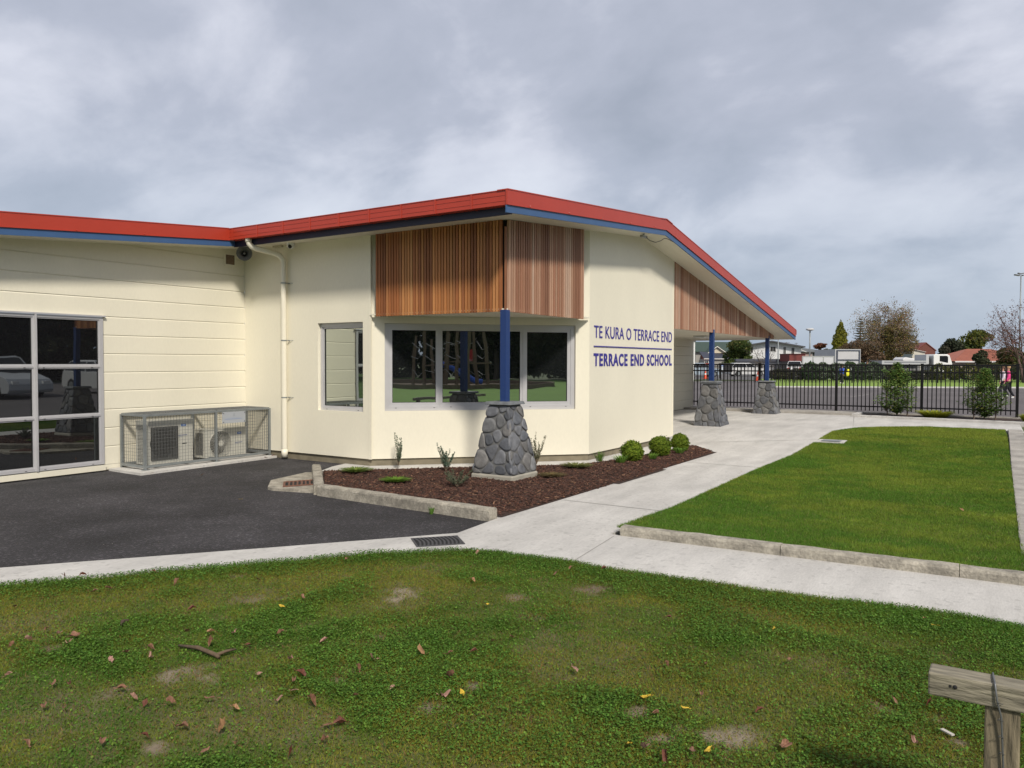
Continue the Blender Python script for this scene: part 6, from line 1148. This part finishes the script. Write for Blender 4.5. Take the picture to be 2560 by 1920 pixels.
# ---- people
def skinmesh(name, V, E_, Rr, m, parent, sub=2):
    me = bpy.data.meshes.new(name); me.from_pydata([tuple(v) for v in V], E_, []); o = bpy.data.objects.new('tmp', me); col.objects.link(o)
    mo = o.modifiers.new('s', 'SKIN'); 
    for i, r in enumerate(Rr): me.skin_vertices[0].data[i].radius = (r, r) if not isinstance(r, tuple) else r
    me.skin_vertices[0].data[0].use_root = True; mo.use_smooth_shade = True; ms = o.modifiers.new('u', 'SUBSURF'); ms.levels = sub; ms.render_levels = sub
    bpy.context.view_layer.update(); dg = bpy.context.evaluated_depsgraph_get(); nm = bpy.data.meshes.new_from_object(o.evaluated_get(dg)); nm.name = name; bpy.data.objects.remove(o); nm.materials.clear(); nm.materials.append(m); r_ = bpy.data.objects.new(name, nm); col.objects.link(r_); r_.parent = parent; return r_
def person(label, x, y, z, rz, H_, top, legs, hair, stride=.18, arms=((.10, .0), (-.10, .0)), hood=None):
    t = thing('person', label, 'person', (x, y, z), rz); s = H_; sh = .105*s; hp = .05*s; J = {}
    J['pel'] = (0, 0, .52*s); J['bel'] = (0, 0, .60*s); J['che'] = (.005*s, 0, .72*s); J['nek'] = (.01*s, 0, .825*s); J['hd0'] = (.015*s, 0, .87*s); J['hd1'] = (.02*s, 0, .93*s); J['hd2'] = (.015*s, 0, .975*s)
    for k, sg_ in (('l', 1), ('r', -1)):
        st_ = stride*s*sg_; ax, az = arms[0 if sg_ > 0 else 1]; J['sh'+k] = (0, sg_*sh, .795*s); J['el'+k] = (ax*s*.4-.02*s, sg_*(sh+.035*s), .63*s+abs(ax)*.04*s); J['wr'+k] = (ax*s+.02*s, sg_*(sh+.04*s), .50*s+az*s); J['ha'+k] = (ax*s+.035*s, sg_*(sh+.038*s), .465*s+az*s)
        J['hi'+k] = (0, sg_*hp, .48*s); J['kn'+k] = (st_*.55+.03*s, sg_*hp*1.05, .275*s); J['an'+k] = (st_*1.0-(.04*s if sg_ < 0 else 0), sg_*hp*1.05, .045*s+(.03*s if sg_ < 0 and stride > .05 else 0)); J['to'+k] = (J['an'+k][0]+.09*s, sg_*hp*1.2, .02*s+(.0 if sg_ > 0 else 0))
    names = list(J); ix = {n_: i for i, n_ in enumerate(names)}; V = [J[n_] for n_ in names]
    E_ = [('pel', 'bel'), ('bel', 'che'), ('che', 'nek'), ('nek', 'hd0'), ('hd0', 'hd1'), ('hd1', 'hd2')]
    for k in 'lr': E_ += [('che', 'sh'+k), ('sh'+k, 'el'+k), ('el'+k, 'wr'+k), ('wr'+k, 'ha'+k), ('pel', 'hi'+k), ('hi'+k, 'kn'+k), ('kn'+k, 'an'+k), ('an'+k, 'to'+k)]
    rad = {'pel': .065, 'bel': .06, 'che': .07, 'nek': .03, 'hd0': .045, 'hd1': .058, 'hd2': .04, 'sh': .035, 'el': .024, 'wr': .016, 'ha': .018, 'hi': .052, 'kn': .034, 'an': .022, 'to': .018}
    Rr = [(rad.get(n_) or rad[n_[:2]])*s for n_ in names]
    V2 = list(V); E2 = [(ix[a], ix[b]) for a, b in E_]; R2 = list(Rr)
    for k, sg_ in (('l', 1), ('r', -1)):
        h = Vector(J['ha'+k])
        for f in range(5):
            a = Vector((-.012+.006*f, sg_*.004*(f-2), -.005))*s; e_ = h+Vector(((f-2)*.007+.004, 0, -.035+.003*abs(f-2)))*s if f else h+Vector((.022, -sg_*.004, -.012))*s
            V2.append(tuple(h.lerp(e_, .55))); E2.append((ix['ha'+k], len(V2)-1)); R2.append(.0055*s); V2.append(tuple(e_)); E2.append((len(V2)-2, len(V2)-1)); R2.append(.0045*s)
    skinmesh('body', V2, E2, R2, m_skin, t, 1)
    def sub(keys, ex, m, name):
        vs = [J[k] for k in keys]; es = [(keys.index(a), keys.index(b)) for a, b in E_ if a in keys and b in keys]; skinmesh(name, vs, es, [(rad.get(k) or rad[k[:2]])*s+ex*s for k in keys], m, t, 1)
    sub(['che', 'bel', 'pel', 'nek', 'shl', 'shr', 'ell', 'elr', 'wrl', 'wrr'], .014, top, 'jacket'); sub(['pel', 'hil', 'hir', 'knl', 'knr', 'anl', 'anr'], .010, legs, 'trousers')
    for k in 'lr': sub(['an'+k, 'to'+k], .012, m_white if legs is not m_black else m_acg, 'shoe')
    mb = MB(); mb.ball((J['hd1'][0]-.014*s, 0, .945*s), .062*s, .062*s, .058*s, 12, 8); mb.build('hair', hair, t, smooth=True)
    mb = MB(); hx = J['hd1'][0]+.053*s
    for sg_ in (-1, 1): mb.ball((hx, sg_*.02*s, .925*s), .006*s, .008*s, .006*s, 6, 4); 
    mb.build('eyes', m_dark, t); mb = MB(); mb.ball((hx+.006*s, 0, .905*s), .010*s, .008*s, .014*s, 6, 4); mb.ball((hx-.002*s, 0, .885*s), .006*s, .016*s, .004*s, 6, 4)
    for sg_ in (-1, 1): mb.ball((J['hd1'][0], sg_*.058*s, .915*s), .010*s, .006*s, .018*s, 6, 4)
    mb.build('face_features', mat('skin_dark', (.42, .22, .16), .6), t); return t
m_jb = mat('jacket_blue', (.02, .07, .42), .7, .1, 20); m_pink = mat('jacket_pink', (.72, .05, .22), .7, .12, 14); m_pw = mat('jacket_white', (.62, .55, .60), .7, .15, 9); m_tr = mat('trousers_dark', (.012, .013, .02), .8); m_hb = mat('hair_brown', (.10, .05, .03), .8); m_hf = mat('hair_fair', (.45, .28, .14), .8); m_or = mat('vest_orange', (.85, .35, .03), .7)
p = gp(2104, 959.5); person('child in a royal blue jacket and dark trousers walking across the playground', p.x, p.y, gh(p.x), RZ+.5, 1.38, m_jb, m_tr, m_hb, .15)
t = thing('yellow_bag', 'bright yellow bag carried at the side of the child in blue', 'bag', (p.x+RT0.x*.42, p.y+RT0.y*.42, gh(p.x)+.62), RZ); mb = MB(); mb.ball((0, 0, .12), .17, .09, .19, 12, 8); mb.ball((.05, -.02, .34), .11, .07, .13, 10, 6); mb.build('bag', mat('bag_yellow', (.72, .68, .03), .6), t, smooth=True); mb = MB(); mb.tube([(-.08, 0, .28), (-.14, 0, .45), (-.02, 0, .5)], .012, 6); mb.build('strap', m_tr, t)
p = gp(2519, 998); person('child in bright pink jacket with fair hair, rear one of the walking pair', p.x+.12, p.y-.02, gh(p.x), RZ+2.75, 1.45, m_pink, m_tr, m_hf, .12)
p = gp(2510, 994); person('child in a white and pink jacket with brown hair, front one of the pair', p.x, p.y+.05, gh(p.x), RZ+2.9, 1.42, m_pw, m_tr, m_hb, .14)
x, y = spot(76, 2168); person('person in an orange vest standing on the street behind the far fence', x, y, .1, RZ-1.4, 1.68, m_or, m_tr, m_hb, .03)
# ------------------------------------------------------------------ behind the viewer: what the windows mirror
def bigtree(label, x, y, h, r, seed, pal):
    g = np.random.RandomState(seed); t = thing('park_tree', label, 'tree', (x, y, 0)); lb = [(g.normal(0, r*.4), g.normal(0, r*.4), h*(.25+.6*g.rand()), r*g.uniform(.35, .55), r*g.uniform(.35, .55), h*g.uniform(.12, .2)) for _ in range(16)]; V, C_ = leafcloud(g, lb, 7000, .36, pal); V[:, :, 2] = np.maximum(V[:, :, 2], .05); put_leaves('crown', V, C_, t); mb = MB(); mb.tube([(0, 0, -.1), (.1, 0, h*.3), (0, .1, h*.7)], [.32, .25, .08], 8); mb.build('trunk', m_bark, t)
DP = [(.02, .03, .014), (.03, .042, .018), (.045, .05, .022)]
for i, (x, y) in enumerate([(-62, -14), (-56, -26), (-49, -36), (-42, -45), (-33, -50), (-24, -54), (-14, -55), (-5, -52), (4, -50), (13, -49), (22, -48), (32, -46), (-60, 2), (41, -44)]): bigtree('dark evergreen in the tree line behind the viewer, number %s along from the west' % ('one two three four five six seven eight nine ten eleven twelve thirteen fourteen'.split()[i]), x, y, 8.5+(i*37 % 5)*.7, 5.2, 100+i, DP)
hd_ = [(-64, -20, -44, -47), (-44, -47, -16, -58), (-16, -58, 20, -52), (20, -52, 50, -46)]
for i, (xa, ya, xb, yb) in enumerate(hd_):
    g = np.random.RandomState(60+i); L_ = math.hypot(xb-xa, yb-ya); t = thing('boundary_hedge', 'stretch %s of the tall dark hedge closing the school field' % ('one', 'two', 'three', 'four')[i], 'hedge', (xa, ya, 0), math.atan2(yb-ya, xb-xa)); k = int(L_/2.2); lb = [(L_*(j+.5)/k, 0, 2.6, 1.9, 1.3, 3.0+.7*math.sin(j*1.7+i)) for j in range(k)]; V, C_ = leafcloud(g, lb, 9000, .42, DP, .08, .6); V[:, :, 2] = np.maximum(V[:, :, 2], .02); put_leaves('foliage', V, C_, t)
# playground
t = thing('climbing_frame', 'timber pole climbing frame with ropes and a blue slide on the school field', 'play equipment', (-24, -31, 0), .5); m_pt = mat('play_timber', (.17, .125, .08), .85, .2, 5); rr = random.Random(8)
PP = [(-5, -1), (-4, 1.2), (-2.4, -.6), (-1.2, 1.4), (0.2, -1.2), (1.4, .9), (2.6, -.8), (3.6, 1.1), (4.8, -.5), (5.6, 1.3)]
for (a, b) in PP: mb = MB(); mb.tube([(a, b, -.1), (a+rr.uniform(-.35, .35), b+rr.uniform(-.3, .3), rr.uniform(3.2, 4.6))], [.13, .10], 8); mb.build('pole', m_pt, t)
mb = MB()
for (p, q) in zip(PP, PP[2:]): 
    for z_ in (1.1, 2.1, 3.0): mb.tube([(p[0], p[1], z_), ((p[0]+q[0])/2, (p[1]+q[1])/2, z_-rr.uniform(.1, .6)), (q[0], q[1], z_+rr.uniform(-.5, .3))], .011, 5)
mb.build('ropes', mat('rope', (.45, .45, .45), .7), t); mb = MB()
for (a, b, c_) in ((-1.8, 0, 1.4), (1.0, -.2, 1.6), (4.2, .2, 1.5)): mb.box(a-.8, a+.8, b-.8, b+.8, c_, c_+.08)
mb.build('platform', m_pt, t); mb = MB(); mb.tube([(-3.0, -.6, 1.5), (-2.6, -1.3, 1.2), (-2.3, -2.2, .7), (-2.1, -2.9, .3), (-2.0, -3.4, .22)], .2, 12); mb.build('slide', mat('slide_blue', (.02, .10, .50), .3), t); mb = MB(); mb.box(-.1, .9, -1.5, -1.42, 1.7, 2.5); mb.build('panel', mat('panel_red', (.5, .03, .03), .4), t)
ring = [(-24+7.5*math.cos(a), -31+6*math.sin(a)) for a in [2*math.pi*i/26 for i in range(26)]]
sheet('playground_bark', ring, .01, mat('play_bark', (.16, .11, .08), .95, .2, 6, .6, 60), skirt=0)
kerb([((p[0]), (p[1])) for p in ring+ring[:1]], .12, .28, 'playground_edging', m_pt, step=.8)
for i, (x, y, c, lb_, k_) in enumerate([(2.5, -19, (.02, .05, .22), 'dark blue car parked behind the viewer in the school car park', 'suv'), (7.0, -19.3, (.50, .51, .53), 'silver four wheel drive parked next to the dark blue car', 'suv'), (11.4, -19, (.60, .60, .60), 'white hatchback parked at the far end of the school car park', 'hatch'), (-2, -18.6, (.02, .02, .025), 'black car parked nearest the field in the school car park', 'hatch')]): car(lb_, x, y, 1.45+i*.05, c, k_)
